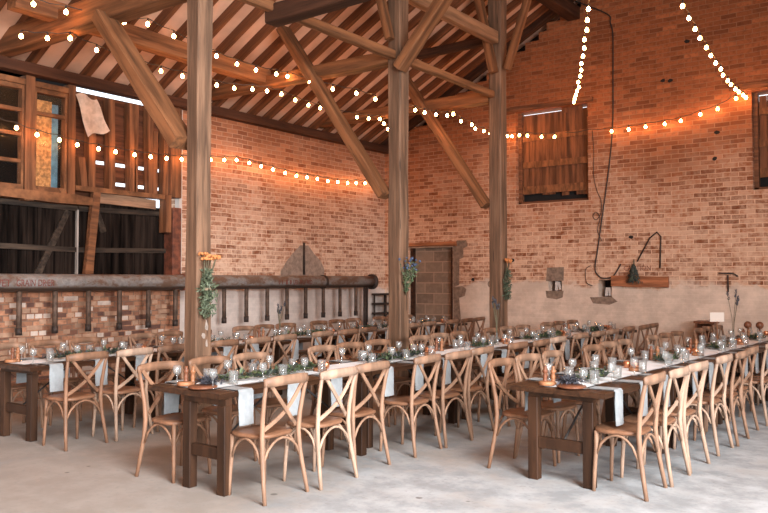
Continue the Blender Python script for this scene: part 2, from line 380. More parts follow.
def holed_wall(us, vs, holes, inside, front, depth, P):
    """grid wall of full thickness with real openings; P(u,v,d) places a point"""
    us = sorted(set(round(u, 4) for u in us)); vs = sorted(set(round(v, 4) for v in vs)); mb = MB(); cells = set()
    for i in range(len(us) - 1):
        for j in range(len(vs) - 1):
            uc, vc = (us[i] + us[i + 1]) / 2, (vs[j] + vs[j + 1]) / 2
            if any(h[0] < uc < h[1] and h[2] < vc < h[3] for h in holes) or not inside(uc, vc): continue
            cells.add((i, j))
    for i, j in cells:
        a, b, c, d = us[i], us[i + 1], vs[j], vs[j + 1]
        mb.add([P(a, c, front), P(b, c, front), P(b, d, front), P(a, d, front)], [(0, 1, 2, 3)])
        mb.add([P(a, c, depth), P(b, c, depth), P(b, d, depth), P(a, d, depth)], [(3, 2, 1, 0)])
        for (di, dj), e in (((-1, 0), ((a, c), (a, d))), ((1, 0), ((b, c), (b, d))), ((0, -1), ((a, c), (b, c))), ((0, 1), ((a, d), (b, d)))):
            if (i + di, j + dj) not in cells:
                (p, q), (r, s) = e; mb.add([P(p, q, front), P(r, s, front), P(r, s, depth), P(p, q, depth)], [(0, 1, 2, 3)])
    return mb
# far gable wall, its brick courses stepping up under the roof
HG = [(-6.82, -5.37, 3.05, 4.83), (-2.63, -1.15, 3.04, 4.62), (-9.31, -8.25, 0, 2.27), (-6.165, -5.895, 1.40, 1.585), (-5.20, -4.955, 1.30, 1.60), (-8.16, -8.03, 2.09, 2.22)]
us = [XW - .3 + .2817 * i for i in range(int((XR - XW + .6) / .2817) + 1)] + [h for H in HG for h in H[:2]]
vs = [.15 * i for i in range(64)] + [h for H in HG for h in H[2:]]
wg = holed_wall(us, vs, HG, lambda u, v: v < roofz(u) - .06, YG, YG + .34, lambda u, v, d: (u, d, v)).build('wall_back', M['brick_gable'])
struct(wg, 'far gable wall of orange brick, limewashed and plastered low down', 'wall')
bk = MB(); bk.prism([(XW - .3, roofz(XW) - .5), (RX, roofz(RX) - .5), (XR + .3, roofz(XR) - .5), (XR + .3, roofz(XR) + .1), (RX, roofz(RX) + .12), (XW - .3, roofz(XW) + .1)], 'y', YG + .345, YG + .40)
bk.box(-6.25, -5.8, YG + .345, YG + .36, 1.3, 1.7).box(-5.3, -4.85, YG + .345, YG + .36, 1.2, 1.7).box(-8.3, -7.9, YG + .345, YG + .36, 2.0, 2.3)
bk.build('backing', M['void'], wg)  # black sheets stand in for shade in the niches and stepped gaps

# left wall: brick beyond the timber bay, a brick plinth under the bay
wl = MB(); wl.box(XW - .35, XW, 7.93, YG, 0, 4.36); wl.box(XW - .35, XW, YF, 3.6, 0, 4.36)
wl = wl.build('wall_left', M['brick_left']); struct(wl, 'long side wall of pinkish limewashed brick beside the grain pipe', 'wall')
pl = MB().box(XW - .35, XW, 3.6, 7.93, 0, 1.47)
pl.build('plinth', M['brick_plinth'], wl)
tints = [('pale_bricks', M['plinth_pale'], .16), ('tan_bricks', plain('tan brick faces', (.34, .20, .125), .9, var=.25), .26), ('dark_bricks', plain('dark brick faces', (.10, .045, .03), .9, var=.3), .14)]
tb = [MB() for _ in tints]
for r_ in range(2, 19):
    yend = 0
    for c_ in range(37):
        y = 3.65 + c_ * .117 + (.058 if r_ % 2 else 0); z = r_ * .0765 + .012; q = R.random(); acc = 0
        if y + .23 > 7.9 or z > 1.38 or y < yend: continue
        for (nm_, m_, p_), mb_ in zip(tints, tb):
            acc += p_
            if q < acc: yend = y + R.choice((.105, .105, .105, .222)); mb_.box(XW - .01, XW + .003, y + .006, yend, z, z + .06); break
for (nm_, m_, p_), mb_ in zip(tints, tb): mb_.build(nm_, m_, wl)
MB().box(XW - .12, XW - .02, YF, YG, 4.40, roofz(XW) + RD + .03).build('eaves_shade_strip', M['void'], wl)  # added black strip: shuts out the sky, stands for the dark eave gap
pt = MB(); pt.add([(XW + .0005, 10.2, 1.75), (XW + .0005, 10.36, 1.95), (XW + .0005, 10.52, 2.1), (XW + .0005, 10.72, 2.25), (XW + .0005, 10.95, 2.26), (XW + .0005, 11.12, 2.1), (XW + .0005, 11.3, 1.98), (XW + .0005, 11.42, 1.8), (XW + .0005, 11.4, 1.6), (XW + .0005, 10.2, 1.6)], [tuple(range(10))])
pt.build('cement_patch', plain('cement patch', (.27, .195, .145), .95, var=.25, scale=14), wl)
wp = MB().box(XW - .02, XW + .17, YF, YG, 4.335, 4.475).build('trim_1', M['plate']); struct(wp, 'dark timber wall plate under the rafter feet on the side wall', 'beam')

# timber bay
sb = MB(); sb.prism([(3.6, 2.80), (6.07, 2.80), (6.33, 2.77), (6.33, 2.665), (5.8, 2.66), (5.0, 2.69), (3.6, 2.70)], 'x', XW - .16, XW + .06)
sb = sb.build('trim_2', M['frame']); struct(sb, 'worn timber sill beam under the two loft windows', 'beam')
sb2 = MB(); sb2.box(XW - .12, XW + .05, 6.07, 7.70, 2.86, 2.93); sb2 = sb2.build('trim_3', M['frame']); struct(sb2, 'thin timber rail under the boarded studs', 'beam')

def loft_window(name, label, y0, y1, z0, z1, rails, panels):
    w = MB(); t = .034; d0, d1 = XW - .09, XW + .02
    w.box(d0, d1, y0, y0 + t, z0, z1); w.box(d0, d1, y1 - t, y1, z0, z1); w.box(d0, d1, y0 + t, y1 - t, z1 - .06, z1); w.box(d0, d1, y0 + t, y1 - t, z0, z0 + .07)
    for z in rails: w.box(d0 + .02, d1 - .01, y0 + t, y1 - t, z - .025, z + .025)
    o = w.build(name, M['frame'], None, .004); struct(o, label, 'window')
    MB().box(XW - .040, XW - .036, y0 + t, y1 - t, z0 + .07, z1 - .06).build('pane', M['pane'], o)
    for n_, m_, a, b, c, d, dx in panels: MB().box(XW - dx - .012, XW - dx, a, b, c, d).build(n_, m_, o)
    MB().box(XW - .40, XW - .36, y0 - .35, y1 + .35, z0 - .3, z1 + .25).build('loft_shade_board', M['void'], o)  # black board puts the unlit loft into its colour
    return o
loft_window('window_1', 'dark two-light loft window nearest, with three glazing bars', 4.40, 5.33, 2.80, 4.20, [3.865, 3.54, 3.18], [('chipboard', M['osb'], 4.45, 5.03, 2.84, 4.03, .05)])
loft_window('window_2', 'loft window half covered by orange chipboard with a blue strip', 5.47, 5.95, 2.80, 4.20, [3.865], [('chipboard', M['osb'], 5.475, 5.762, 2.84, 4.06, .062), ('blue_strip', M['blue'], 5.762, 5.862, 2.84, 4.03, .07)])
for i, (a, b, z1, lab) in enumerate(((5.335, 5.465, 4.335, 'post between the two loft windows'), (5.955, 6.065, 4.335, 'post closing the chipboarded loft window'))):
    o = MB().box(XW - .12, XW + .045, a, b, 2.66, z1).build('trim_%d' % (4 + i), M['stud'], None, .006); struct(o, 'upright timber ' + lab, 'post')
o = MB().box(XW - .12, XW + .030, 3.6, 6.065, 4.205, 4.285).build('trim_6', M['frame'], None, .006); struct(o, 'timber head rail over the loft windows', 'beam')
# weatherboards behind the studs with daylight slits
bd = MB(); bd.box(XW - .16, XW - .14, 6.06, 6.5, 2.6, 2.95)
gaps = {3.00: (6.82, 7.41, .055), 3.30: (6.42, 7.60, .05)}
y0, y1 = 6.08, 7.62
rows = [(2.93, 3.005), (3.06, 3.18), (3.182, 3.295), (3.35, 3.48), (3.483, 3.61), (3.614, 3.74), (3.743, 3.87), (3.874, 4.0), (4.004, 4.12), (4.123, 4.302)]
for a, b in rows:
    s1, s2 = R.uniform(-.008, .008), R.uniform(-.008, .008)
    if a == 3.06: bd.box(XW - .16, XW - .135, y0, 6.8, 2.99, 3.07)
    if a == 3.35: bd.box(XW - .16, XW - .135, y0, 6.43, 3.29, 3.36)
    bd.prism([(XW - .165, a), (XW - .14, a), (XW - .125, b), (XW - .145, b)], 'y', y0, y1)
bo = bd.build('wall_boarding', M['board']); struct(bo, 'brown weatherboards with daylight slits behind the studs', 'wall')
for a, b, z0, z1, tl in ((6.12, 6.22, 2.93, 3.34, -.05), (6.28, 6.39, 2.93, 4.26, .0), (6.585, 6.69, 2.86, 4.26, -.03), (6.94, 7.04, 2.93, 4.26, -.03), (7.045, 7.105, 2.93, 4.26, .0), (7.28, 7.37, 2.93, 4.26, -.02), (7.385, 7.46, 2.93, 3.9, .0), (7.575, 7.66, 2.93, 4.26, 0)):
    MB().prism([(a, z1), (b, z1), (b - tl, z0), (a - tl, z0)], 'x', XW - .10, XW + .03).build('stud', M['stud'], bo)
o = MB().box(XW - .14, XW + .06, 7.70, 7.90, 2.9, 4.335).build('trim_7', M['stud'], None, .006); struct(o, 'broad corner stud where boarding meets brick', 'post')
o = MB().box(XW - .14, XW + .08, 7.72, 7.885, 1.47, 2.74).build('trim_8', M['redpaint'], None, .006); struct(o, 'rusty red door post beside the dark doors', 'post')
o = MB().box(XW - .10, XW + .09, 7.59, 7.685, 2.34, 2.93).build('trim_9', M['stud'], None, .006); struct(o, 'short hanging timber at the corner of the dark doors', 'post')
o = MB().box(XW - .10, XW + .012, 7.895, 7.945, 1.47, 4.33).build('trim_10', M['white_block'], None); struct(o, 'whitened brick edge beside the red door post', 'trim')
o = MB().prism([(6.445, 2.885), (7.48, 2.84), (7.48, 2.70), (6.445, 2.72)], 'x', XW - .1, XW - .03).build('trim_11', M['pale_board']); struct(o, 'pale header board over the smaller dark door', 'beam')

def barn_door(name, label, y0, y1, z0, z1, rails, diag):
    mb = MB(); y = y0
    while y < y1 - .01:
        w = min(R.uniform(.11, .16), y1 - y); d = R.uniform(0, .008)
        mb.box(XW - .16 - d, XW - .13 - d, y, y + w - .006, z0, z1 + R.uniform(-.02, .01)); y += w
    mb.box(XW - .20, XW - .185, y0, y1, z0, z1)
    o = mb.build(name, M['tar']); struct(o, label, 'door')
    for a in rails: MB().prism([(y0, a[0] - .035), (y1, a[1] - .035), (y1, a[1] + .035), (y0, a[0] + .035)], 'x', XW - .128, XW - .095).build('rail', M['tar_rail'], o)
    for p, q in diag: beam('diagonal_brace', (XW - .112, p[0], p[1]), (XW - .112, q[0], q[1]), .03, .09, M['tar_rail'], o, .004)
    return o
barn_door('door_1', 'larger black tarred barn door with diagonal brace', 3.6, 6.19, 1.47, 2.70, [(2.08, 2.03), (2.66, 2.62)], [((6.05, 2.58), (5.55, 1.55)), ((4.7, 2.58), (4.3, 1.55))])
o = MB().box(XW - .13, XW - .08, 6.18, 6.20, 1.47, 2.60).build('trim_12', M['grey_wood']); struct(o, 'pale strip down the edge of the larger dark door', 'trim')
barn_door('door_2', 'smaller black tarred barn door beside the red post', 6.21, 7.73, 1.47, 2.73, [(2.03, 2.06), (2.62, 2.64)], [((6.5, 2.6), (6.62, 2.3))])
o = beam('leaning_timber', (XW + .0, 6.415, 2.87), (XW + .02, 6.27, 1.47), .09, .12, M['stud'], None, .008, up=(0, 1, 0)); tag(o, 'split timber leaning between the two dark doors', 'post')

o = MB().box(XW - .17, XW - .12, 3.55, 4.42, 2.65, 4.40).build('wall_boarding', M['board']); struct(o, 'plain boarding before the first loft window', 'wall')
# gable openings
def shuttered(name, label, x0, x1, z0, z1, lit):
    d = YG + .16; mb = MB()
    mb.box(x0 - .0, x0 + .07, d - .06, d + .05, z0, z1); mb.box(x1 - .06, x1, d - .06, d + .05, z0, z1); mb.box(x0, x1, d - .06, d + .05, z0, z0 + .05)
    o = mb.build(name, M['lintel'], None, .004); struct(o, label, 'window')
    w = x1 - x0; x = x0 + .08
    pk = MB()
    while x < x1 - .07:
        ww = min(R.uniform(.11, .15), x1 - .06 - x)
        fr = (x - x0) / w; top = z1 - .05 if fr < .55 or fr > .8 else z1 + .06
        pk.box(x, x + ww - .006, d, d + .022, z0 + (.16 + R.uniform(-.03, .1)), top); x += ww
    pk.build('planks', M['shutter'], o)
    for za, zb in ((z0 + w * .14, z0 + w * .24), (z0 + .70, z0 + .82), (z0 + 1.22, z0 + 1.33)):
        MB().box(x0 + .08, x1 - .06, d - .03, d, za, zb).build('rail', M['frame'], o)
    MB().box(x0 + w * .64, x0 + w * .68, d - .028, d, z0 + .85, z1 - .1).build('stile', M['shutter'], o)
    MB().box(x0 + .02, x1 - .02, d + .10, d + .12, z0 - .05, z1 - .12).build('loft_shade_board', M['void'], o)  # black board stands in for the dark space behind the planks
    return o
shuttered('window_3', 'boarded loft opening high in the gable, daylight along its top', -6.82, -5.37, 3.05, 4.83, lambda a, w: True)
shuttered('window_4', 'boarded opening in the gable cut by the photo edge', -2.63, -1.15, 3.04, 4.62, lambda a, w: True)
o = beam('trim_13', (-7.02, YG + .02, 4.885), (-5.27, YG + .02, 4.875), .16, .085, M['lintel']); struct(o, 'timber lintel over the boarded gable opening', 'beam')
o = beam('trim_14', (-2.95, YG + .02, 4.72), (-1.0, YG + .02, 4.70), .16, .10, M['lintel']); struct(o, 'timber lintel over the gable opening at the photo edge', 'beam')
dr = MB().box(-9.31, -8.25, YG + .14, YG + .2, 0, 2.27).build('door_3', M['block']); struct(dr, 'old doorway walled up with grey-brown concrete blocks', 'door')
MB().box(-9.31, -9.255, YG + .02, YG + .13, 0, 2.27).build('jamb', M['beam_dark'], dr); MB().box(-8.31, -8.27, YG + .02, YG + .13, 0, 2.27).build('jamb', M['beam_dark'], dr)
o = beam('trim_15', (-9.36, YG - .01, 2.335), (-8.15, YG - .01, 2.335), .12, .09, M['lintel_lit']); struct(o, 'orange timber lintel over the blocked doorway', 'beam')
jb = MB(); jm = plain('rough cement repair', (.20, .135, .095), .95, var=.3, scale=16)
jb.add([(-8.24, YG - .004, 2.28), (-8.15, YG - .004, 2.40), (-7.93, YG - .004, 2.40), (-7.90, YG - .004, 2.28), (-8.0, YG - .004, 2.24), (-8.0, YG - .004, 2.05), (-8.09, YG - .004, 2.02), (-8.10, YG - .004, 1.5), (-8.24, YG - .004, 1.45)], [tuple(range(9))])
jb.add([(-8.24, YG - .004, 1.46), (-8.02, YG - .004, 1.48), (-7.93, YG - .004, 1.42), (-7.97, YG - .004, 1.28), (-8.1, YG - .004, 1.24), (-8.06, YG - .004, .8), (-8.24, YG - .004, .5)], [tuple(range(7))])
jb.add([(-6.21, YG - .003, 1.58), (-5.86, YG - .003, 1.585), (-5.85, YG - .003, 1.84), (-6.19, YG - .003, 1.83)], [(0, 1, 2, 3)])
jb.add([(-6.22, YG - .003, 1.40), (-5.86, YG - .003, 1.40), (-5.88, YG - .003, 1.28), (-6.0, YG - .003, 1.24), (-6.2, YG - .003, 1.27)], [(0, 1, 2, 3, 4)])
jb.add([(-5.36, YG - .003, 1.29), (-4.95, YG - .003, 1.30), (-4.85, YG - .003, 1.22), (-5.0, YG - .003, 1.16), (-5.3, YG - .003, 1.18)], [(0, 1, 2, 3, 4)])
jb.add([(-7.37 + .08 * math.cos(t * PI / 5), YG - .003, 1.52 + .075 * math.sin(t * PI / 5)) for t in range(10)], [tuple(range(10))])
jb.build('cement_repairs', jm, wg)
hm = MB()
for x, z in ((-7.78, 1.61), (-4.02, 5.02), (-3.90, 5.0), (-3.62, 5.62), (-3.16, 4.03), (-3.2, 3.6), (-7.2, 4.46), (-4.6, 2.35), (-6.9, 1.98)):
    n = 7; hm.add([(x + R.uniform(.03, .055) * math.cos(2 * PI * k / n), YG - .003, z + R.uniform(.025, .04) * math.sin(2 * PI * k / n)) for k in range(n)], [tuple(range(n))])
hm.build('putlog_hole_shade', M['void'], wg)  # flat black spots: shade of small holes put into colour, no depth

# right-hand and near walls, outside the photograph, with the cart doorway for daylight and an added near opening for fill
def inside_r(u, v): return v < 4.45
wr = holed_wall([YF, -5.4, 2.4, YG], [0, 4.2, 4.45], [(-5.4, 2.4, 0, 4.2)], inside_r, XR, XR + .35, lambda u, v, d: (d, u, v)).build('wall_right', M['brick_gable']); struct(wr, 'brick side wall with the tall open cart doorway', 'wall')
wf = holed_wall([XW - .3, 0, 4.5, XR + .3], [0, 4.0, 4.45], [(0, 4.5, 0, 4.0)], lambda u, v: True, YF, YF - .35, lambda u, v, d: (u, d, v))
wf.prism([(XW - .3, 4.45), (XR + .3, 4.45), (RX, roofz(RX) + .05)], 'y', YF - .35, YF)
wf = wf.build('wall_front', M['brick_left']); struct(wf, 'near gable wall with an added opening for the fill lamp', 'wall')

# ------------------------------------------------------------------ timber frame
PX = -6.0; PYS = [4.99, 8.37, 11.15]; PW = [.185, .205, .225]
names = ['nearest', 'middle', 'farthest']
pads = ['pepper-mill end of the middle row', 'blue thistle bunch', 'boarded gable opening']
for i, (y, w) in enumerate(zip(PYS, PW)):
    o = beam('timber_post', (PX, y, 0), (PX, y, 7.2 - .3 * (i == 0) - .45), w, w, M['post'], None, .015, up=(0, -1, 0), n=12)
    tag(o, ['nearest square timber post with orange yarrow and whitened foot', 'middle square timber post carrying the blue thistle bunch', 'farthest square timber post standing before the plastered gable'][i], 'post')
wm_ = MB()
for yy, zz, ra, rb in ((5.0, 1.26, .028, .05), (5.015, 1.15, .02, .06), (4.985, 1.06, .025, .03), (5.02, .98, .018, .04)):
    wm_.add([(PX + PW[0] / 2 + .006, yy + ra * R.uniform(.6, 1.2) * math.cos(q * PI / 4), zz + rb * R.uniform(.6, 1.2) * math.sin(q * PI / 4)) for q in range(8)], [tuple(range(8))])
wo = wm_.build('worn_paint', plain('chalky worn paint', (.27, .215, .175), .95, var=.3, scale=20)); pst = [o_ for o_ in COL.objects if o_.name.startswith('timber_post')]
wo.parent = pst[0]; wo.matrix_parent_inverse = BEAM_M['timber_post'].inverted()
for i, y in enumerate(PYS):
    o = beam('tie_beam', (XW + .06, y, 4.64), (PX - PW[i] / 2 - .003, y, 4.60), .22, (.30, .17, .19)[i], M['beam'])
    tag(o, ['big orange-lit tie beam nearest, running from side wall up over the loft windows', 'tie beam joining side wall to the middle timber post', 'tie beam joining side wall to the farthest timber post'][i], 'beam')
BR = [((-6.13, 4.99, 2.95), (-7.50, 4.99, 4.49), .15, .24), ((-6.13, 8.37, 2.72), (-8.02, 8.37, 5.34), .13, .21), ((-6.14, 11.15, 2.80), (-7.82, 11.15, 5.22), .13, .22)]
for i, (a, b, w, h) in enumerate(BR):
    o = beam('timber_brace', a, b, w, h, M['beam'], None, .012, up=(0, 1, 0)); o.location.y += (-.1, -.13, -.13)[i]
    tag(o, ['broad diagonal brace rising from the nearest post to its tie beam', 'long diagonal brace rising from the middle post past its tie beam', 'diagonal brace rising from the farthest post past its tie beam'][i], 'brace')
o = beam('arcade_beam', (PX - .02, 2.0, 4.605), (PX - .02, 11.0, 4.605), .10, .11, M['beam']); tag(o, 'long beam tying the post row at tie-beam height', 'beam')
o = beam('arcade_beam', (PX + .03, 6.6, 5.50), (PX + .03, 11.0, 5.52), .14, .20, M['beam_pale']); tag(o, 'paler upper beam running from middle post to farthest post', 'beam')
o = beam('purlin', (-8.49, 4.38, 4.76), (-8.49, 8.36, 4.70), .20, .22, M['beam']); tag(o, 'purlin with split end lying across the two nearer tie beams', 'beam')
for dz, dx, l in ((.13, -.02, .55), (.165, .05, .4)):
    MB().bar((-8.49 + dx, 4.30, 4.76 + dz), (-8.49 + dx, 4.30 + l, 4.76 + dz), .14, .025).build('split_plank', M['beam_dark'], o).matrix_parent_inverse = BEAM_M[o.name].inverted()
o = beam('purlin', (-5.62, 1.5, 6.50), (-5.62, 13.38, 6.50), .24, .24, M['beam_dark']); tag(o, 'dark upper purlin meeting the gable brickwork', 'beam')
o = beam('cross_beam', (-6.10, 6.08, 4.535), (3.0, 6.08, 4.60), .20, .19, M['beam_dark']); tag(o, 'heavy dark cross beam whose end rests on the long arcade beam', 'beam')
o = beam('collar_beam', (-7.56, 11.15, 5.55), (PX - .12, 11.15, 5.55), .12, .14, M['beam_dark']); tag(o, 'slim dark collar beam at the farthest post', 'beam')
for a, b, w, h, lab in (((PX + .10, 8.26, 4.40), (-5.13, 8.26, 5.27), .13, .20, 'broad upper brace leaning right from the middle post'),
                        ((PX - .02, 8.20, 4.8), (-6.19, 8.20, 5.45), .10, .12, 'slim upper brace leaning left from the middle post'),
                        ((PX + .02, 10.98, 4.95), (-6.27, 10.98, 6.3), .12, .13, 'upper brace leaning left from the farthest post'),
                        ((PX + .20, 11.1, 5.0), (-5.40, 11.1, 6.15), .10, .12, 'upper brace leaning right from the farthest post')):
    o = beam('timber_brace', a, b, w, h, M['beam'], None, .01, up=(0, 1, 0)); tag(o, lab, 'brace')

# ------------------------------------------------------------------ grain pipe on the left wall
PCX, PCZ, PR = -9.62, 1.565, .115
def text_mesh(s, size, m, name):
    cu = bpy.data.curves.new(name, 'FONT'); cu.body = s; cu.size = size; cu.extrude = .0015; cu.resolution_u = 2
    o = bpy.data.objects.new('t', cu); COL.objects.link(o); bpy.context.view_layer.update()
    me = bpy.data.meshes.new_from_object(o); bpy.data.objects.remove(o); me.materials.clear(); me.materials.append(m); me.name = name
    return me
gp = thing('grain_pipe', 'long rusty grey grain pipe along the side wall with hanging tubes', 'pipe', (PCX, 3.2, 0))
def lp(o, p=gp): o.matrix_parent_inverse = Matrix.Translation(-Vector(p.location)); return o
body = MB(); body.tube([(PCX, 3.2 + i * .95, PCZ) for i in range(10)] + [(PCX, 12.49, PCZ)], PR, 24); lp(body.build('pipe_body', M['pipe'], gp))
for y, r, l in ((12.46, .155, .05), (10.95, .128, .06), (7.68, .128, .05)):
    lp(MB().tube([(PCX, y, PCZ), (PCX, y + l, PCZ)], r, 24).build('flange', M['iron'] if y > 8 else M['redpaint'], gp))
lp(MB().box(PCX - .02, PCX + .02, 7.68, 7.73, PCZ - .22, PCZ + .2).build('hanging_strap', M['redpaint'], gp)).location.x = .12
tubem = plain('rusty drop tube', (.085, .05, .032), .7, .2, .4, 14)
for i in range(-1, 15):
    y = 5.119 + .489 * i
    lp(MB().tube([(PCX, y, PCZ - .09), (PCX, y, .93)], .034, 10).build('drop_tube', tubem, gp))
    lp(MB().tube([(PCX, y, .895), (PCX, y, .99)], .041, 10).build('end_sleeve', M['iron'], gp))
lp(MB().tube([(PCX, 12.25, PCZ - .1), (PCX, 12.25, 0)], .03, 8).build('support_leg', M['iron'], gp))
lp(MB().tube([(PCX, 12.33, PCZ - .1), (PCX, 12.33, 0)], .02, 8).build('support_leg', M['iron'], gp))
def pipe_text(s, size, y0, y1):
    me = text_mesh(s, size, M['redtext'], 'lettering'); bm = bmesh.new(); bm.from_mesh(me)
    for k in range(1, 6): bmesh.ops.bisect_plane(bm, geom=list(bm.verts) + list(bm.edges) + list(bm.faces), plane_co=(0, size * .15 * k, 0), plane_no=(0, 1, 0))
    xs = [v.co.x for v in bm.verts]; a, b = min(xs), max(xs); h = size * .36
    for v in bm.verts:
        t = (v.co.y - h) / PR; r = PR + .0025 + v.co.z * .5
        v.co = Vector((PCX + r * math.cos(t), y0 + (v.co.x - a) / (b - a) * (y1 - y0), PCZ + r * math.sin(t)))
    bm.to_mesh(me); bm.free(); lp(put('lettering', me, gp))
for w_, a_, b_ in (('WET', 4.72, 4.95), ('GRAIN', 5.02, 5.27), ('DRIER', 5.31, 5.53)): pipe_text(w_, .125, a_, b_)
for w_, a_, b_ in (('11', 9.70, 9.78), ('1', 9.87, 9.90), ('I', 9.97, 10.0), ('UD', 10.05, 10.17), ('RU', 10.22, 10.36), ('RD', 10.41, 10.55)): pipe_text(w_, .115, a_, b_)

# iron rod above the pipe, rack in the corner
o = MB().tube([(XW + .02, 10.81, 2.31), (XW + .02, 10.81, 1.70)], .022, 8).build('iron_rod', M['iron']); tag(o, 'black iron rod on the grey cement patch above the pipe', 'rod')
rk = thing('metal_rack', 'rusty metal rack standing in the corner behind the pipe end', 'rack', (-9.75, 13.05, 0))
for dx in (-.15, .15):
    for dy in (-.15, .2): lp(MB().tube([(-9.72 + dx, 13.05 + dy, 0), (-9.72 + dx, 13.05 + dy, 1.32)], .018, 6).build('upright', M['iron'], rk), rk)
for z in (.9, 1.1, 1.3): lp(MB().box(-9.90, -9.54, 12.85, 13.3, z - .02, z + .02).build('shelf', M['iron'], rk), rk)

# sacking hung over the boarding
sk = MB(); n = 9
for side in (0, 1):
    vs = []
    for j in range(n):
        t = j / (n - 1)
        ya, yb = 6.02 + .18 * t, 6.36 + .19 * t; zt = 4.20 - .58 * t
        for i in range(n):
            s = i / (n - 1); vs.append((XW + .105 + .02 * math.sin(s * 5 + t * 2) + .015 * math.sin(t * 7) + (-.008 if side else 0), ya + (yb - ya) * s, zt + .15 * s * t + .03 * math.sin(s * 6)))
    sk.add(vs, [(j * n + i, j * n + i + 1, (j + 1) * n + i + 1, (j + 1) * n + i) for j in range(n - 1) for i in range(n - 1)], True)
tag(sk.build('sack_cloth', M['sack']), 'pale sacking cloth hanging beside the chipboarded loft window', 'cloth')

# things on the gable wall
def cable(name, pts, r, label, m='cable', cat='cable'):
    mb = MB(); ps = [Vector(p) for p in pts]; out = []
    for i in range(len(ps) - 1):
        p0, p1, p2, p3 = ps[max(i - 1, 0)], ps[i], ps[i + 1], ps[min(i + 2, len(ps) - 1)]
        for k in range(5):
            t = k / 5; out.append(.5 * ((2 * p1) + (p2 - p0) * t + (2 * p0 - 5 * p1 + 4 * p2 - p3) * t * t + (3 * p1 - p0 - 3 * p2 + p3) * t ** 3))
    out.append(ps[-1]); mb.tube(out, r, 6)
    return tag(mb.build(name, M[m]), label, cat)
G = YG - .025
cable('wall_cable', [(-5.65, G, 6.77), (-4.99, G, 6.37), (-4.93, G, 6.2), (-4.885, G, 5.95), (-4.89, G, 5.2), (-4.90, G, 4.45), (-4.96, G, 3.74), (-5.09, G, 2.85), (-5.2, G, 2.14), (-5.25, G, 1.815), (-5.2, G, 1.69), (-5.1, G, 1.63), (-4.94, G, 1.655), (-4.85, G, 1.76), (-4.78, G, 1.88)], .0115, 'long black cable running down the gable and looping up at its end')
cable('wall_cable', [(-5.28, G, 4.3), (-5.255, G, 3.9), (-5.26, G, 3.49), (-5.2, G, 3.2), (-5.13, G, 3.03), (-5.13, G, 2.80), (-5.22, G, 2.68), (-5.28, G, 2.75), (-5.22, G, 2.82), (-5.15, G, 2.7), (-5.2, G, 2.5), (-5.12, G, 2.3)], .006, 'thin wire with a small curl beside the long cable')
cable('wall_cable', [(-5.33, G, 1.86), (-5.42, G, 1.80), (-5.43, G, 1.66), (-5.4, G, 1.54), (-5.3, G, 1.5)], .006, 'short curved wire left of the cable loop')
lpz = MB().tube([(-4.49, G, 1.92), (-4.27, G, 2.32), (-4.145, G, 2.42), (-4.08, G, 2.34), (-4.09, G, 2.1), (-4.10, G, 1.80)], .0125, 6).build('bent_rod', M['iron']); tag(lpz, 'bent iron rod hooked over the hung plank', 'rod')
hb = beam('wall_plank', (-4.945, YG - .04, 1.585), (-3.955, YG - .04, 1.565), .05, .19, M['hung_board'], None, .005); tag(hb, 'orange-brown plank fixed flat to the gable below painted lettering', 'board')
me = text_mesh('CAUTION', .125, M['browntext'], 'painted_lettering'); xs = [v.co.x for v in me.vertices]; wd = max(xs) - min(xs)
o = put('painted_lettering', me); o.matrix_world = Matrix.Translation((-4.74, YG - .002, 1.765)) @ Matrix.Diagonal((.47 / wd, 1, 1, 1)) @ Matrix.Rotation(PI / 2, 4, 'X')
tag(o, 'faded brown lettering CAUTION painted on the gable brick', 'lettering')
def foliage(mb, c, n, spread, l, w, down=0, rnd=R):
    for _ in range(n):
        p = Vector(c) + Vector((rnd.gauss(0, spread[0]), rnd.gauss(0, spread[1]), rnd.gauss(0, spread[2])))
        d = Vector((rnd.gauss(0, 1), rnd.gauss(0, 1), rnd.gauss(down, .7))); mb.leaf(p, d, l * rnd.uniform(.6, 1.3), w * rnd.uniform(.7, 1.2), Vector((rnd.gauss(0, .5), rnd.gauss(0, .5), 1)))
hbun = thing('dried_bundle', 'dark green bundle of dried greenery hanging over the plank', 'plant', (-4.53, YG - .07, 1.5))
mb = MB()
for k in range(300):
    t = R.random(); z = .38 - .30 * t; r = .015 + .13 * t; a = R.uniform(0, 2 * PI); q = math.sqrt(R.random())
    mb.leaf((r * q * math.cos(a), -.03 + .5 * r * q * math.sin(a), z), (math.cos(a) * .5, math.sin(a) * .3, -1), .06, .028, (math.cos(a), math.sin(a), .2))
mb.build('leaves', M['leafB'], hbun)
MB().tube([(0, 0, .46), (0, -.01, .32)], .012, 6).build('stalk', M['stem'], hbun)
mb = MB(); foliage(mb, (.03, -.09, .14), 14, (.03, .01, .03), .05, .03); mb.build('pale_leaves', M['leafC'], hbun)
ib = thing('iron_bracket', 'black iron bracket like a letter T on the gable', 'bracket', (-3.02, YG - .012, 1.4))
MB().box(-.011, .011, -.012, .012, 0, .28).build('stem', M['iron'], ib)
MB().prism([(-.14, .305), (-.04, .295), (.08, .295), (.15, .25), (.155, .27), (.08, .318), (-.14, .32)], 'y', -.012, .012).build('cross_arm', M['iron'], ib)
for x, z, t, lab in ((-6.03, 1.405, .05, 'taller white block in the left wall niche'), (-5.945, 1.405, -.25, 'leaning white block in the left wall niche'), (-5.075, 1.305, .13, 'left white block in the niche beside the plank'), (-4.995, 1.305, -.13, 'right white block in the niche beside the plank')):
    o = MB().box(-.025, .025, -.05, .05, 0, .17 if z > 1.35 and t > 0 else .15).build('niche_block', M['white_block'], None, .004); o.location = (x, YG + .09, z + (.012 if abs(t) > .1 else 0)); o.rotation_euler = (0, t, 0); tag(o, lab, 'block')

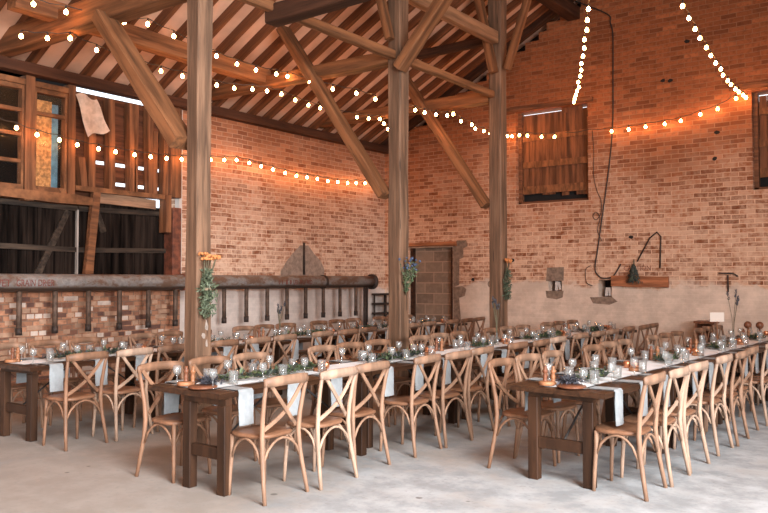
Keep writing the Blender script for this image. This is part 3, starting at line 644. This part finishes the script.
# ------------------------------------------------------------------ festoon lights
def unlerp(seq): return seq
S1 = [(XW + .16, y, z) for y, z in ((4.85, 3.62), (5.153, 3.583), (5.432, 3.533), (5.749, 3.512), (6.017, 3.482), (6.349, 3.471), (6.626, 3.465), (6.948, 3.463), (7.232, 3.469), (7.526, 3.482), (7.813, 3.506), (8.10, 3.54), (8.40, 3.57), (8.693, 3.603), (8.968, 3.637), (9.258, 3.623), (9.543, 3.599), (9.832, 3.574), (10.143, 3.549), (10.441, 3.528), (10.737, 3.531), (11.024, 3.532), (11.327, 3.521), (11.626, 3.534), (11.928, 3.542), (12.204, 3.575), (12.502, 3.6), (12.818, 3.627))]
S2 = [(x, y, 4.6) for x, y in ((-8.02, 4.38), (-7.97, 4.73), (-7.83, 5.04), (-7.74, 5.32), (-7.58, 5.53), (-7.7, 6.0), (-7.8, 6.4), (-7.93, 6.88), (-8.0, 7.31), (-8.01, 7.68), (-7.93, 8.01), (-7.89, 8.2))] + [(-7.4, 8.15, 4.43), (-7.27, 8.5, 4.38), (-7.15, 8.9, 4.38), (-7.1, 9.3, 4.36)]
S3 = [(x, y, 4.4) for x, y in ((-8.59, 4.55), (-8.42, 4.77), (-8.21, 4.93), (-8.38, 5.38), (-8.45, 5.75), (-8.5, 6.1), (-8.53, 6.44), (-8.51, 6.78), (-8.51, 7.08), (-8.51, 7.39), (-8.44, 7.66), (-8.27, 7.86), (-8.18, 8.07), (-8.14, 8.33), (-8.24, 8.74), (-8.31, 9.12), (-8.3, 9.39), (-8.32, 9.75), (-8.26, 10.3), (-8.17, 10.51), (-8.04, 10.66), (-8.22, 11.02), (-8.46, 11.46))]
S4 = [(x, y, 4.3) for x, y in ((-7.0, 9.6), (-6.89, 10.07), (-6.87, 10.31), (-6.81, 10.55), (-6.7, 10.72), (-6.56, 10.68), (-6.75, 11.24), (-6.75, 11.6), (-6.88, 11.95), (-6.87, 12.24), (-6.9, 12.52))] + [(x, YG - .18, z) for x, z in ((-6.905, 4.357), (-6.807, 4.346), (-6.652, 4.347), (-6.486, 4.319), (-6.2, 4.269), (-5.941, 4.24))]
S5 = [(x, y, 4.8) for x, y in ((-3.3, 8.3), (-3.46, 8.68), (-3.62, 9.04), (-3.77, 9.4), (-3.95, 9.76), (-4.1, 10.12), (-4.26, 10.47), (-4.43, 10.82), (-4.57, 11.16), (-4.72, 11.48), (-4.89, 11.81), (-5.01, 12.13), (-5.14, 12.36), (-5.27, 12.62), (-5.39, 12.85), (-5.51, 13.1))]
S6r = [(-2.54, 9.24), (-2.6, 9.72), (-2.65, 10.19), (-2.7, 10.61), (-2.74, 11.1), (-2.79, 11.54), (-2.83, 11.98), (-2.85, 12.37), (-2.91, 12.76), (-2.93, 13.16), (-2.95, 13.46), (-2.96, 13.82), (-2.96, 14.07), (-2.95, 14.35), (-2.95, 14.58)]
S6 = []
for i, (x, y) in enumerate(S6r):
    k = 1 - .088 * (i / 14) ** .8; S6.append((x * k, y * k, 1.6 + 3.2 * k))
S7 = [(x, YG - .12, z) for x, z in ((-5.75, 4.23), (-5.3, 4.24), (-4.887, 4.228), (-4.584, 4.224), (-4.288, 4.235), (-3.967, 4.247), (-3.703, 4.266), (-3.388, 4.337), (-3.116, 4.39), (-2.835, 4.523))]
BS = .74
bulb_mesh = MB().lathe([(.001, -.040), (.016, -.036), (.028, -.024), (.033, -.006), (.030, .010), (.020, .024), (.013, .034), (.013, .040)], seg=10).mesh('bulb', M['bulb'])
sock_mesh = MB().lathe([(.014, .036), (.017, .04), (.017, .075), (.009, .085)], seg=8).mesh('socket', M['cable'])
STR = [(S1, 'bulb string glowing close along the side brick wall and studs', 'wall'), (S2, 'bulb string slung high under rafters across the nearer tie beams'), (S3, 'lower bulb string slung beneath the purlin near the eaves'), (S4, 'bulb string passing the farthest post to the boarded gable opening'),
       (S5, 'bulb string running overhead into the lintel of the boarded gable opening'), (S6, 'bulb string running overhead to the gable opening at the photo edge'), (S7, 'bulb string glowing close along the gable brick')]
for st in STR:
    pts, lab = st[0], st[1]; c = Vector(pts[0])
    t = thing('string_light', lab, 'string lights', c, 0, 'festoon bulb strings')
    w = MB(); path = []
    for i, p in enumerate(pts):
        p = Vector(p) - c; path.append(p + Vector((0, 0, .07)))
        if i < len(pts) - 1: path.append((p + Vector(pts[i + 1]) - c) / 2 + Vector((0, 0, .05)))
        if st[0] is S7 and i < 2: continue
        b = put('bulb', bulb_mesh, t); b.location = p; b.scale = (BS,) * 3; s = put('socket', sock_mesh, b)
    w.tube(path, .006, 5).build('wire', M['cable'], t)

# ------------------------------------------------------------------ cross-back chair
def arc(p0, p1, top, n=9):
    p0 = Vector(p0); p1 = Vector(p1); out = []
    for i in range(n):
        t = i / (n - 1); p = p0.lerp(p1, t); q = math.sin(PI * t) ** .62; out.append(Vector((p.x, p.y, p0.z + (top - p0.z) * q)))
    return out
def chair_meshes():
    d = {}
    for s in (-1, 1):
        pr = [(.228 * s, -.262, 0), (.215 * s, -.235, .15), (.200 * s, -.208, .32), (.194 * s, -.198, .46), (.198 * s, -.208, .60), (.208 * s, -.232, .74), (.216 * s, -.262, .87)]
        d['rear%d' % s] = MB().tube(pr, [.0155, .017, .018, .019, .018, .0165, .0145], 8)
        pf = [(.185 * s, .150, 0), (.180 * s, .145, .15), (.172 * s, .135, .32), (.170 * s, .132, .455)]
        d['front%d' % s] = MB().tube(pf, [.014, .016, .0175, .018], 8)
        a = Vector((.196 * s, -.168, .715)); sl = []
        for i in range(9):
            t = i / 8; x = .185 * s - .35 * s * t; z = .855 - .345 * t - .03 * math.sin(PI * t); y = -.262 + .075 * t - .030 * math.sin(PI * t) + (.006 * s)
            sl.append((x, y, z))
        d['slat%d' % s] = MB().strip(sl, .030, .011, (0, 1, 0))
    st = MB(); prof = []
    n = 28
    for k in range(n):
        t = 2 * PI * k / n; cx_, sy = math.cos(t), math.sin(t)
        e = .62; x = abs(cx_) ** e * (1 if cx_ > 0 else -1); y = abs(sy) ** e * (1 if sy > 0 else -1)
        hw = .205 + .018 * y; prof.append((x * hw, y * .188 - .017))
    vs = []
    for sc, z in ((.93, .443), (1.0, .452), (1.0, .468), (.95, .476), (.55, .472), (.0, .470)):
        vs += [(x * sc, y * sc, z) for x, y in prof]
    fs = [(i * n + k, i * n + (k + 1) % n, (i + 1) * n + (k + 1) % n, (i + 1) * n + k) for i in range(5) for k in range(n)] + [tuple(range(n - 1, -1, -1))]
    st.add(vs, fs, True); d['seat'] = st
    rl = []
    for i in range(11):
        t = i / 10; x = -.232 + .464 * t; rl.append((x, -.255 - .052 * math.sin(PI * t), .865 + .012 * math.sin(PI * t)))
    r = MB(); vs = []
    for i, p in enumerate(rl):
        e = .78 if i in (0, 10) else 1
        for a, b in ((-.011, -.036), (.011, -.036), (.015, 0), (.010, .034), (-.010, .034), (-.015, 0)): vs.append((p[0], p[1] + a * e, p[2] + b * e + .0))
    fs = [(i * 6 + k, i * 6 + (k + 1) % 6, i * 6 + 6 + (k + 1) % 6, i * 6 + 6 + k) for i in range(10) for k in range(6)] + [(5, 4, 3, 2, 1, 0), tuple(60 + k for k in range(6))]
    r.add(vs, fs, True); d['rail'] = r
    d['arcf'] = MB().tube(arc((-.172, .140, .29), (.172, .140, .29), .440), .0105, 6)
    d['arcb'] = MB().tube(arc((-.200, -.212, .27), (.200, -.212, .27), .440), .0105, 6)
    for s in (-1, 1): d['arcs%d' % s] = MB().tube(arc((.203 * s, -.195, .28), (.176 * s, .132, .28), .440), .0105, 6)
    return d
CD = chair_meshes(); protos = []
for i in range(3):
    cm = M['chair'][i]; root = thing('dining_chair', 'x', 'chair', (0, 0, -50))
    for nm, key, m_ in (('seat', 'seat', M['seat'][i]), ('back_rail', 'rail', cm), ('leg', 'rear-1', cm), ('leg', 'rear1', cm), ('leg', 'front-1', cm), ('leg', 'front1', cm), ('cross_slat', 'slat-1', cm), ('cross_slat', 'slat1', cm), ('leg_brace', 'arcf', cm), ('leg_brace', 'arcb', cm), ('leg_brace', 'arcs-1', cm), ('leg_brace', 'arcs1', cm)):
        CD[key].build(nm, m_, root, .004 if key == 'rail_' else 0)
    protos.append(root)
used = [False] * 3
ORD = ['first', 'second', 'third', 'fourth', 'fifth', 'sixth', 'seventh', 'eighth', 'ninth', 'tenth', 'eleventh', 'twelfth', 'thirteenth', 'fourteenth', 'fifteenth']
def inst(proto_list, flags, i, loc, rz, label, group):
    o = proto_list[i] if not flags[i] else copy_tree(proto_list[i])
    flags[i] = True; o.location = loc; o.rotation_euler = (0, 0, rz); o['label'] = label; o['group'] = group; return o
# rows: start point of the centre line, slope dx/dy, tables, half width, chair offsets
ROWS = [dict(n='middle', x=-4.845, y=3.88, s=0.0, k=5, hw=.43, cr=.865, cl=-.565), dict(n='back', x=-7.66, y=3.95, s=-.06, k=5, hw=.42, cr=.92, cl=-.72), dict(n='front', x=-2.55, y=5.62, s=.035, k=4, hw=.42, cr=.70, cl=-.69)]
ROWLAB = {'middle': 'middle row', 'back': 'pipe-wall row', 'front': 'right-hand row'}
PITCH_T = 1.85

# table prototype pieces
def table_parts(hw, legs, yl=.10):
    d = []
    top = MB()
    for k in range(4):
        a = -hw + 2 * hw * k / 4; top.box(a + .0015, a + 2 * hw / 4 - .0015, 0, 1.835, .712, .752)
    d.append(('table_top', top, M['table']))
    for y in (yl + .01, 1.66): d.append(('bearer', MB().box(legs[0] - .04, legs[1] + .04, y, y + .06, .665, .712), M['table_leg']))
    for x in legs:
        for y in (yl, 1.655):
            d.append(('leg', MB().box(x - .043, x + .043, y, y + .075, 0, .665), M['table_leg']))
    for y in (yl + .015, 1.67): d.append(('cross_bar', MB().box(legs[0] + .043, legs[1] - .043, y, y + .045, .255, .345), M['table_leg']))
    for y, e in ((.14, .75), (1.69, 1.08)): d.append(('metal_brace', MB().tube([((legs[0] + legs[1]) / 2, y, .30), ((legs[0] + legs[1]) / 2, e, .705)], .009, 6), M['cable']))
    return d
def make_table(hw, legs, yl=.10):
    t = thing('trestle_table', 'x', 'table', (0, 0, -50), 0, 'long trestle table rows')
    for n_, mb, m_ in table_parts(hw, legs, yl): mb.build(n_, m_, t, .004 if n_ in ('leg', 'cross_bar') else 0)
    return t
tp = {n: make_table(hw, legs, .02 if n == 'a' else .10) for n, hw, legs in (('a', .43, (.03, .423)), ('b', .43, (-.27, .27)), ('c', .42, (-.235, .235)))}
tused = {k: False for k in tp}
# table ware prototypes
tumbler = MB().lathe([(.001, .0), (.034, .0), (.035, .006), (.042, .108), (.040, .108), (.033, .012), (.001, .012)], seg=14).mesh('tumbler', M['glass'])
goblet = MB().lathe([(.001, 0), (.034, .0), (.030, .004), (.006, .010), (.005, .065), (.012, .075), (.031, .095), (.036, .122), (.032, .152), (.030, .152), (.033, .122), (.030, .097), (.001, .082)], seg=14).mesh('goblet', M['glass'])
def napk():
    n = MB(); w = .075; prof = [(-.21, .0), (-.05, .002), (-.005, .003), (.006, -.012), (.010, -.10), (.012, -.19), (.017, -.265)]
    vs = []
    for off in (.004, .0):
        for i, (x, z) in enumerate(prof):
            ww = w * (1 + .04 * math.sin(i * 2)); nz = off if i < 3 else 0; nx = off if i >= 3 else 0
            for s in (-1, -.33, .33, 1): vs.append((x + nx + (.006 * math.cos(s * 3) if i > 3 else 0), s * ww, z + nz))
    m_ = len(prof)
    fs = []
    for q in (0, 1): fs += [(q * m_ * 4 + i * 4 + k, q * m_ * 4 + i * 4 + k + 1, q * m_ * 4 + i * 4 + k + 5, q * m_ * 4 + i * 4 + k + 4) for i in range(m_ - 1) for k in range(3)]
    n.add(vs, fs, False); return n.mesh('napkin', M['napkin'])
napkin = napk()
fork = MB().box(-.006, .006, -.09, .09, 0, .003).box(-.012, .012, .05, .10, 0, .003).mesh('fork', plain('steel', (.55, .5, .46), .3, 1))
mill_prof = [(.001, 0), (.027, 0), (.027, .012), (.020, .022), (.017, .05), (.021, .068), (.014, .085), (.022, .10), (.024, .112), (.012, .124), (.015, .138), (.010, .148), (.001, .150)]
mill = [MB().lathe(mill_prof, seg=12).mesh('pepper_mill', M[k]) for k in ('turned', 'turned_dark')]
slice_m = MB().lathe([(.001, 0), (.062, 0), (.065, .006), (.064, .026), (.060, .030), (.001, .030)], seg=16).mesh('wood_slice', M['slice'])
cup_m = MB().lathe([(.001, 0), (.026, 0), (.036, .02), (.038, .045), (.030, .065), (.027, .065), (.033, .045), (.030, .02), (.001, .012)], seg=14).mesh('copper_cup', M['copper'])
def garland(seed, L, mat_names):
    rr = random.Random(seed); out = []
    for nm, n, l, w in mat_names:
        mb = MB()
        for _ in range(n):
            t = rr.random(); y = L * t + rr.gauss(0, .02); ww = .055 * (1 - .4 * abs(2 * t - 1))
            p = Vector((rr.gauss(0, ww) + .03 * math.sin(t * 7 + seed), y, .008 + abs(rr.gauss(0, .018))))
            mb.leaf(p, (rr.gauss(0, .8), rr.gauss(0, 1), rr.uniform(0, .7)), l * rr.uniform(.7, 1.3), w * rr.uniform(.7, 1.2), (rr.gauss(0, .3), rr.gauss(0, .3), 1))
        out.append((nm, mb.mesh(nm, M[{'leaves': 'leafA', 'dark_leaves': 'leafB', 'lavender_heads': 'laven'}[nm]])))
    return out
GAR = [garland(11, 1.15, [('leaves', 200, .075, .03), ('dark_leaves', 170, .08, .028)]), garland(12, .95, [('leaves', 120, .075, .03), ('dark_leaves', 160, .08, .028), ('lavender_heads', 150, .06, .016)]), garland(13, .5, [('leaves', 90, .07, .03), ('dark_leaves', 80, .08, .028)])]

for ri, r in enumerate(ROWS):
    ang = -math.atan(r['s']); row = ROWLAB[r['n']]
    def W(v, u, z=0): return Vector((r['x'] + r['s'] * u + v, r['y'] + u - r['s'] * v, z))
    # tables
    for k in range(r['k']):
        p = W(0, k * PITCH_T)
        key = ('a' if k == 0 else 'b') if ri == 0 else 'c'
        o = tp[key] if not tused[key] else copy_tree(tp[key]); tused[key] = True
        o.location = p; o.rotation_euler = (0, 0, ang)
        end = {0: 'nearest the camera', 1: 'second from its open end', 2: 'third from its open end', 3: 'fourth from its open end', 4: 'against the gable end'}[k]
        o['label'] = 'dark brown trestle table of the %s, %s' % (row, end); o['group'] = 'long trestle table rows'
    L = r['k'] * PITCH_T
    # runner
    rn = MB(); n = int(L / .12); vs = []
    for off in (.0085, .004):
        for i in range(n + 1):
            u = .09 + (L - .2) * i / n
            for s in (-1, -.5, 0, .5, 1): vs.append((s * (.165 + .006 * math.sin(i * 1.3)), u, .752 + off - .002 + .0015 * math.sin(i * .9 + s)))
    fs = []
    for q in (0, 1): fs += [(q * (n + 1) * 5 + i * 5 + k, q * (n + 1) * 5 + i * 5 + k + 1, q * (n + 1) * 5 + i * 5 + k + 6, q * (n + 1) * 5 + i * 5 + k + 5) for i in range(n) for k in range(4)]
    rn.add(vs, fs, True); o = rn.build('table_runner', M['linen']); o.location = (r['x'], r['y'], 0); o.rotation_euler = (0, 0, ang)
    tag(o, 'white linen runner laid along the %s of tables' % row, 'cloth', 'white table runners')
    # chairs and place settings
    for side, cx_, sn in ((1, r['cr'], 'near side'), (-1, r['cl'], 'far side')):
        i = 0
        for k in range(r['k']):
            for j in range(3):
                u = k * PITCH_T + ((.26, .79, 1.33) if side > 0 else (.23, .76, 1.28) if ri == 0 and k == 0 else (.43, .92, 1.40))[j] + R.uniform(-.015, .015)
                dx = R.uniform(-.02, .02) + (.03 * (j == 1) * side)
                if ri == 0 and i == 0: dx = 0
                rear = cx_ + side * 0
                c = rear - side * .262                       # chair centre sits in front of its rear feet
                q = W(c + dx, u); ordn = ORD[i]; i += 1
                rz = (PI / 2 if side > 0 else -PI / 2) + ang + R.uniform(-.05, .05)
                if any(seen(q + Vector((a, b, z)), 6) for a in (-.25, 0, .25) for b in (-.25, 0, .25) for z in (.02, .45, .88)):
                    ci = (2, 2, 0)[R.randrange(3)] if ri == 2 and side > 0 else (0, 1, 1)[R.randrange(3)] if side < 0 else (0, 2, 0, 1)[R.randrange(4)] if k < r['k'] - 1 or ri == 2 else 1  # right-row backs paler for light, gable-end chairs darker for shade, by wood tone
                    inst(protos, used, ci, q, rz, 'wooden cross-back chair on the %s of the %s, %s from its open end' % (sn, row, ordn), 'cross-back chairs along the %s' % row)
                e = side * r['hw']
                q2 = W(e, u)
                if seen(q2 + Vector((0, 0, .75)), 15):
                    o = put('napkin', napkin); o.location = W(e - side * .0, u + R.uniform(-.03, .03), .756); o.rotation_euler = (0, 0, (0 if side > 0 else PI) + ang)
                    tag(o, 'grey napkin over the %s edge of the %s, %s from its open end' % (sn.split()[0], row, ordn), 'napkin', 'napkins along the %s' % row)
                    o = put('tumbler', tumbler); o.location = W(side * (.145 + R.uniform(-.02, .02)), u + .14 + R.uniform(-.03, .03), .7605)
                    tag(o, 'clear straight tumbler at the %s %s place of the %s' % (ordn, sn, row), 'glass', 'tumblers along the %s' % row)
                    o = put('goblet', goblet); o.location = W(side * (.20 + R.uniform(-.012, .012)), u - .13 + R.uniform(-.03, .03), .7605)
                    tag(o, 'clear stemmed goblet at the %s %s place of the %s' % (ordn, sn, row), 'glass', 'goblets along the %s' % row)
                    if k < 2:
                        o = put('fork', fork); o.location = W(side * .33, u - .105, .753); o.rotation_euler = (0, 0, PI / 2 * side + ang)
                        tag(o, 'steel fork left of the %s %s napkin of the %s' % (ordn, sn, row), 'fork', 'forks along the %s' % row)
    # centre pieces
    for k in range(r['k']):
        w0 = ORD[k]
        for (gi, u0, v0) in (((2, .50, 0),) if ri == 2 else ((0, .42, 0),) if (k + ri) % 3 == 0 else ((1, .45, .02),) if (k + ri) % 3 == 1 else ((2, .75, .0),)):
            if not seen(W(v0, k * PITCH_T + u0 + .4, .78), 20): continue
            t = thing('greenery_garland', '%s green garland on the %s runner at its %s table' % ({0: 'long leafy', 1: 'lavender-flecked', 2: 'short leafy'}[gi], row, w0), 'garland', W(v0, k * PITCH_T + u0, .7605), ang, 'garlands on the runners')
            for n_, me in GAR[gi]: put(n_, me, t)
        for v0, u0, mi in ((-.10, .16, 1), (-.04, .18, 0)):
            uu = k * PITCH_T + u0 + (.0 if k % 2 == 0 else .55)
            if k % 2 and ri == 0: continue
            if seen(W(v0, uu, .8)):
                o = put('pepper_mill', mill[mi]); o.location = W(v0 - .05, uu, .7605); tag(o, '%s turned wooden mill on the %s at its %s table' % (('lighter', 'darker')[mi], row, w0), 'mill', 'turned wooden mills')
        for v0, u0 in ((-.12, .13), (.08, 1.52)):
            if u0 < 1 and k: u0 = .98
            if seen(W(v0, k * PITCH_T + u0, .8)):
                o = put('wood_slice', slice_m); o.location = W(v0, k * PITCH_T + u0 - .02 * 0, .7605); tag(o, 'round wooden slice %s the %s runner at its %s table' % ('at the open end of' if v0 < 0 and k == 0 else 'near the garland on' if v0 < 0 else 'toward the far part of', row, w0), 'wood slice', 'round wooden slices')
        for v0, u0, wd_ in ((.04, 1.68, 'first'), (-.05, 1.72, 'second')):
            if seen(W(v0, k * PITCH_T + u0, .8)):
                o = put('copper_cup', cup_m); o.location = W(v0 - .03, k * PITCH_T + u0, .7605); tag(o, '%s copper tealight cup of the pair on the %s at its %s table' % (wd_, row, w0), 'candle holder', 'copper tealight cups')

# plate slab and dark napkin roll at the near end of the middle and right-hand rows
for r, ri in ((ROWS[0], 0), (ROWS[2], 2)):
    row = ROWLAB[r['n']]
    o = MB().lathe([(.001, 0), (.11, 0), (.115, .008), (.11, .016), (.001, .014)], seg=20).build('serving_board', M['turned_dark']); o.location = (r['x'] + .10, r['y'] + .12, .7605); tag(o, 'dark round wooden board at the open end of the %s' % row, 'board')
    mb = MB(); foliage(mb, (0, 0, .03), 170, (.03, .042, .008), .07, .02); o = mb.build('lavender_bunch', M['laven']); o.location = (r['x'] + .02, r['y'] + .26, .765); tag(o, 'dark lavender bunch lying near the open end of the %s' % row, 'plant')

# lavender stems in bottles, table cards
def stem_vase(loc, h, lab, seed):
    rr = random.Random(seed); t = thing('stem_vase', lab, 'vase', loc)
    MB().lathe([(.001, 0), (.028, 0), (.030, .01), (.029, .09), (.012, .125), (.011, .16), (.009, .16), (.010, .125), (.026, .09), (.026, .012), (.001, .010)], seg=12).build('bottle', M['glass'], t)
    for k in range(5):
        a = rr.uniform(0, 2 * PI); s = rr.uniform(.02, .1); hh = h * rr.uniform(.75, 1)
        p = [(0, 0, .02), (.2 * s * math.cos(a), .2 * s * math.sin(a), hh * .5), (s * math.cos(a), s * math.sin(a), hh)]
        f = MB().tube(p, .0035, 5).build('stem', M['stem'], t)
        mb = MB()
        for _ in range(26):
            q = rr.random(); pp = Vector(p[2]) * (1 - .28 * q) + Vector(p[1]) * .28 * q
            mb.leaf(pp, (rr.gauss(0, .5), rr.gauss(0, .5), 1), .035, .014, (rr.gauss(0, 1), rr.gauss(0, 1), .3))
        mb.build('flower_head', M['laven'], f)
    return t
r0, r1, r2 = ROWS
stem_vase((r0['x'] + .0, 8.95, .7605), .62, 'glass bottle of tall lavender stems halfway along the middle row', 3)
stem_vase((r1['x'] - .27, 8.1, .7605), .52, 'glass bottle of tall lavender stems on the pipe-wall row', 4)
stem_vase((r2['x'] + .15, 10.9, .7605), .70, 'glass bottle of tall lavender stems on the right-hand row', 5)
cd = thing('table_card', 'pale card standing beside lavender stems on the right-hand row', 'card', (r2['x'] + .02, 10.6, .7605), .6)
MB().box(-.09, .09, -.004, .004, .30, .42).build('card', M['card'], cd); MB().tube([(0, 0, 0), (0, 0, .31)], .006, 6).build('holder', M['turned'], cd); MB().lathe([(.001, 0), (.035, 0), (.035, .012), (.001, .014)], seg=12).build('base', M['turned'], cd)
for i, (dx, lab) in enumerate(((0, 'left'), (.16, 'right'))):
    t = thing('ball_candlestick', '%s dark wooden ball-topped candlestick near the far end of the right-hand row' % lab, 'candlestick', (r2['x'] + .06 + dx, 12.2, .7605))
    MB().lathe([(.001, 0), (.035, 0), (.030, .01), (.010, .02), (.010, .14)], seg=10).build('stand', M['turned_dark'], t); MB().ball((0, 0, .185), .055, 12, 8).build('ball', M['turned_dark'], t)

ws = thing('wooden_stand', 'dark brown wooden stand against the plastered gable behind the right-hand row', 'stand', (-3.30, 13.15, 0))
MB().box(-.16, .16, -.16, .16, .90, .94).build('top', M['turned_dark'], ws); MB().box(-.14, .14, .10, .14, .1, .9).build('back_panel', M['turned_dark'], ws); MB().box(-.14, .14, -.14, .10, .5, .53).build('shelf', M['turned_dark'], ws)
for dx in (-.14, .11): MB().box(dx, dx + .03, -.14, .10, 0, .9).build('side_panel', M['turned_dark'], ws)
# flower bunches tied to the posts
def bunch(loc, lab, kind, seed, h, rz):
    rr = random.Random(seed); t = thing('flower_bunch', lab, 'flowers', loc, rz)      # +x is away from the post face
    if kind == 'orange':
        mb = MB()
        for k in range(int(330)):
            q = rr.random(); z = -.50 * h + .72 * h * q; wd_ = .02 + .075 * math.sin(PI * min(1, .12 + q * .88)) ** 1.2
            mb.leaf((.035 + abs(rr.gauss(0, .025)), rr.gauss(0, wd_ * .55), z), (rr.gauss(.2, .5), rr.gauss(0, .7), rr.gauss(.3, .7)), .06, .022, (1, rr.gauss(0, .4), rr.gauss(0, .4)))
        mb.build('foliage', M['leafC'], t)
        st = MB()
        for k in range(7):
            y = rr.uniform(-.09, .09); z = .42 * h + rr.uniform(-.02, .03); x = .05 + rr.uniform(0, .05)
            st.tube([(.03, y * .15, -.55 * h), (.035, y * .4, 0), (x, y, z)], .004, 5)
            f = MB()
            for _ in range(16):
                a = rr.uniform(0, 2 * PI); q = math.sqrt(rr.random()) * .042; f.ball((x + q * math.cos(a), y + q * math.sin(a), z + rr.uniform(0, .012)), .014, 6, 4)
            f.build('flower_head', M['orange'], t)
        st.build('stems', M['stem'], t)
    else:
        st = MB(); lf = MB()
        for k in range(22):
            a = rr.gauss(.45, .75); l = h * rr.uniform(.55, 1.0); y = math.sin(a) * l * .42; z = l * .62
            x = .03 + rr.uniform(0, .09); st.tube([(.025, 0, -.36 * h), (.03, y * .3, 0), (x, y, z - .12)], .0035, 5)
            MB().ball((x, y, z - .10), rr.uniform(.012, .022), 6, 5).build('flower_head', M['blueflower'], t)
            for _ in range(12):
                q = rr.random(); lf.leaf((.03 + (x - .03) * q, y * q, -.3 * h + (z + .3 * h - .14) * q), (rr.gauss(.2, .5), rr.gauss(0, .6), rr.gauss(.6, .5)), .05, .016, (1, rr.gauss(0, .5), rr.gauss(0, .3)))
        st.build('stems', M['stem'], t); lf.build('foliage', M['leafA'], t)
    tw = MB(); tw.box(.0, .075, -.035, .035, -.06, -.035); tw.build('twine', M['ribbon'], t)
    return t
bunch((PX + PW[0] / 2 + .004, PYS[0] - .02, 1.56), 'bunch of orange yarrow and sage leaves tied to the nearest post', 'orange', 21, .62, 0)
bunch((PX + PW[1] / 2 + .004, PYS[1] - .02, 1.62), 'bunch of blue thistles fanning out from the middle post', 'blue', 22, .62, 0)
bunch((PX + PW[2] / 2 + .004, PYS[2] - .02, 1.62), 'bunch of orange yarrow and dark leaves tied to the farthest post', 'orange', 23, .66, 0)

# ------------------------------------------------------------------ light
def area(name, loc, rot, sx, sy, e, c, spread=180):
    l = bpy.data.lights.new(name, 'AREA'); l.shape = 'RECTANGLE'; l.size = sx; l.size_y = sy; l.energy = e; l.color = c; l.spread = math.radians(spread)
    o = bpy.data.objects.new(name, l); COL.objects.link(o); o.location = loc; o.rotation_euler = rot; return o
area('daylight_cart_door', (XR - .4, -1.5, 2.9), (PI / 2 - math.radians(33), 0, PI / 2), 7.6, 2.6, 3500, (.93, .94, 1.0), 140)
area('fill_near_end', (2.25, YF + .4, 2.8), (PI / 2 - math.radians(33), 0, 0), 4.3, 2.4, 120, (.88, .94, 1.0), 140)  # added front fill lamp; no near doorway is known
area('daylight_roof_light', (3.05, 1.0, roofz(3.05) - .05), (0, math.atan(SL), 0), 2.2, 4.2, 1150, (.93, .965, 1.0), 130)
w = bpy.data.worlds.new('sky'); SC.world = w; w.use_nodes = True
bg = w.node_tree.nodes['Background']; bg.inputs[0].default_value = (.85, .93, 1.0, 1); bg.inputs[1].default_value = 2.2
vs_ = SC.view_settings; vs_.view_transform = 'Standard'; vs_.look = 'None'; vs_.exposure = 0.0; vs_.gamma = 1; vs_.use_curve_mapping = False
SC.cycles.use_denoising = True
try: SC.cycles.denoiser = 'OPENIMAGEDENOISE'
except Exception: pass
SC.cycles.sample_clamp_indirect = 6
SC.cycles.max_bounces = 8; SC.cycles.transparent_max_bounces = 24
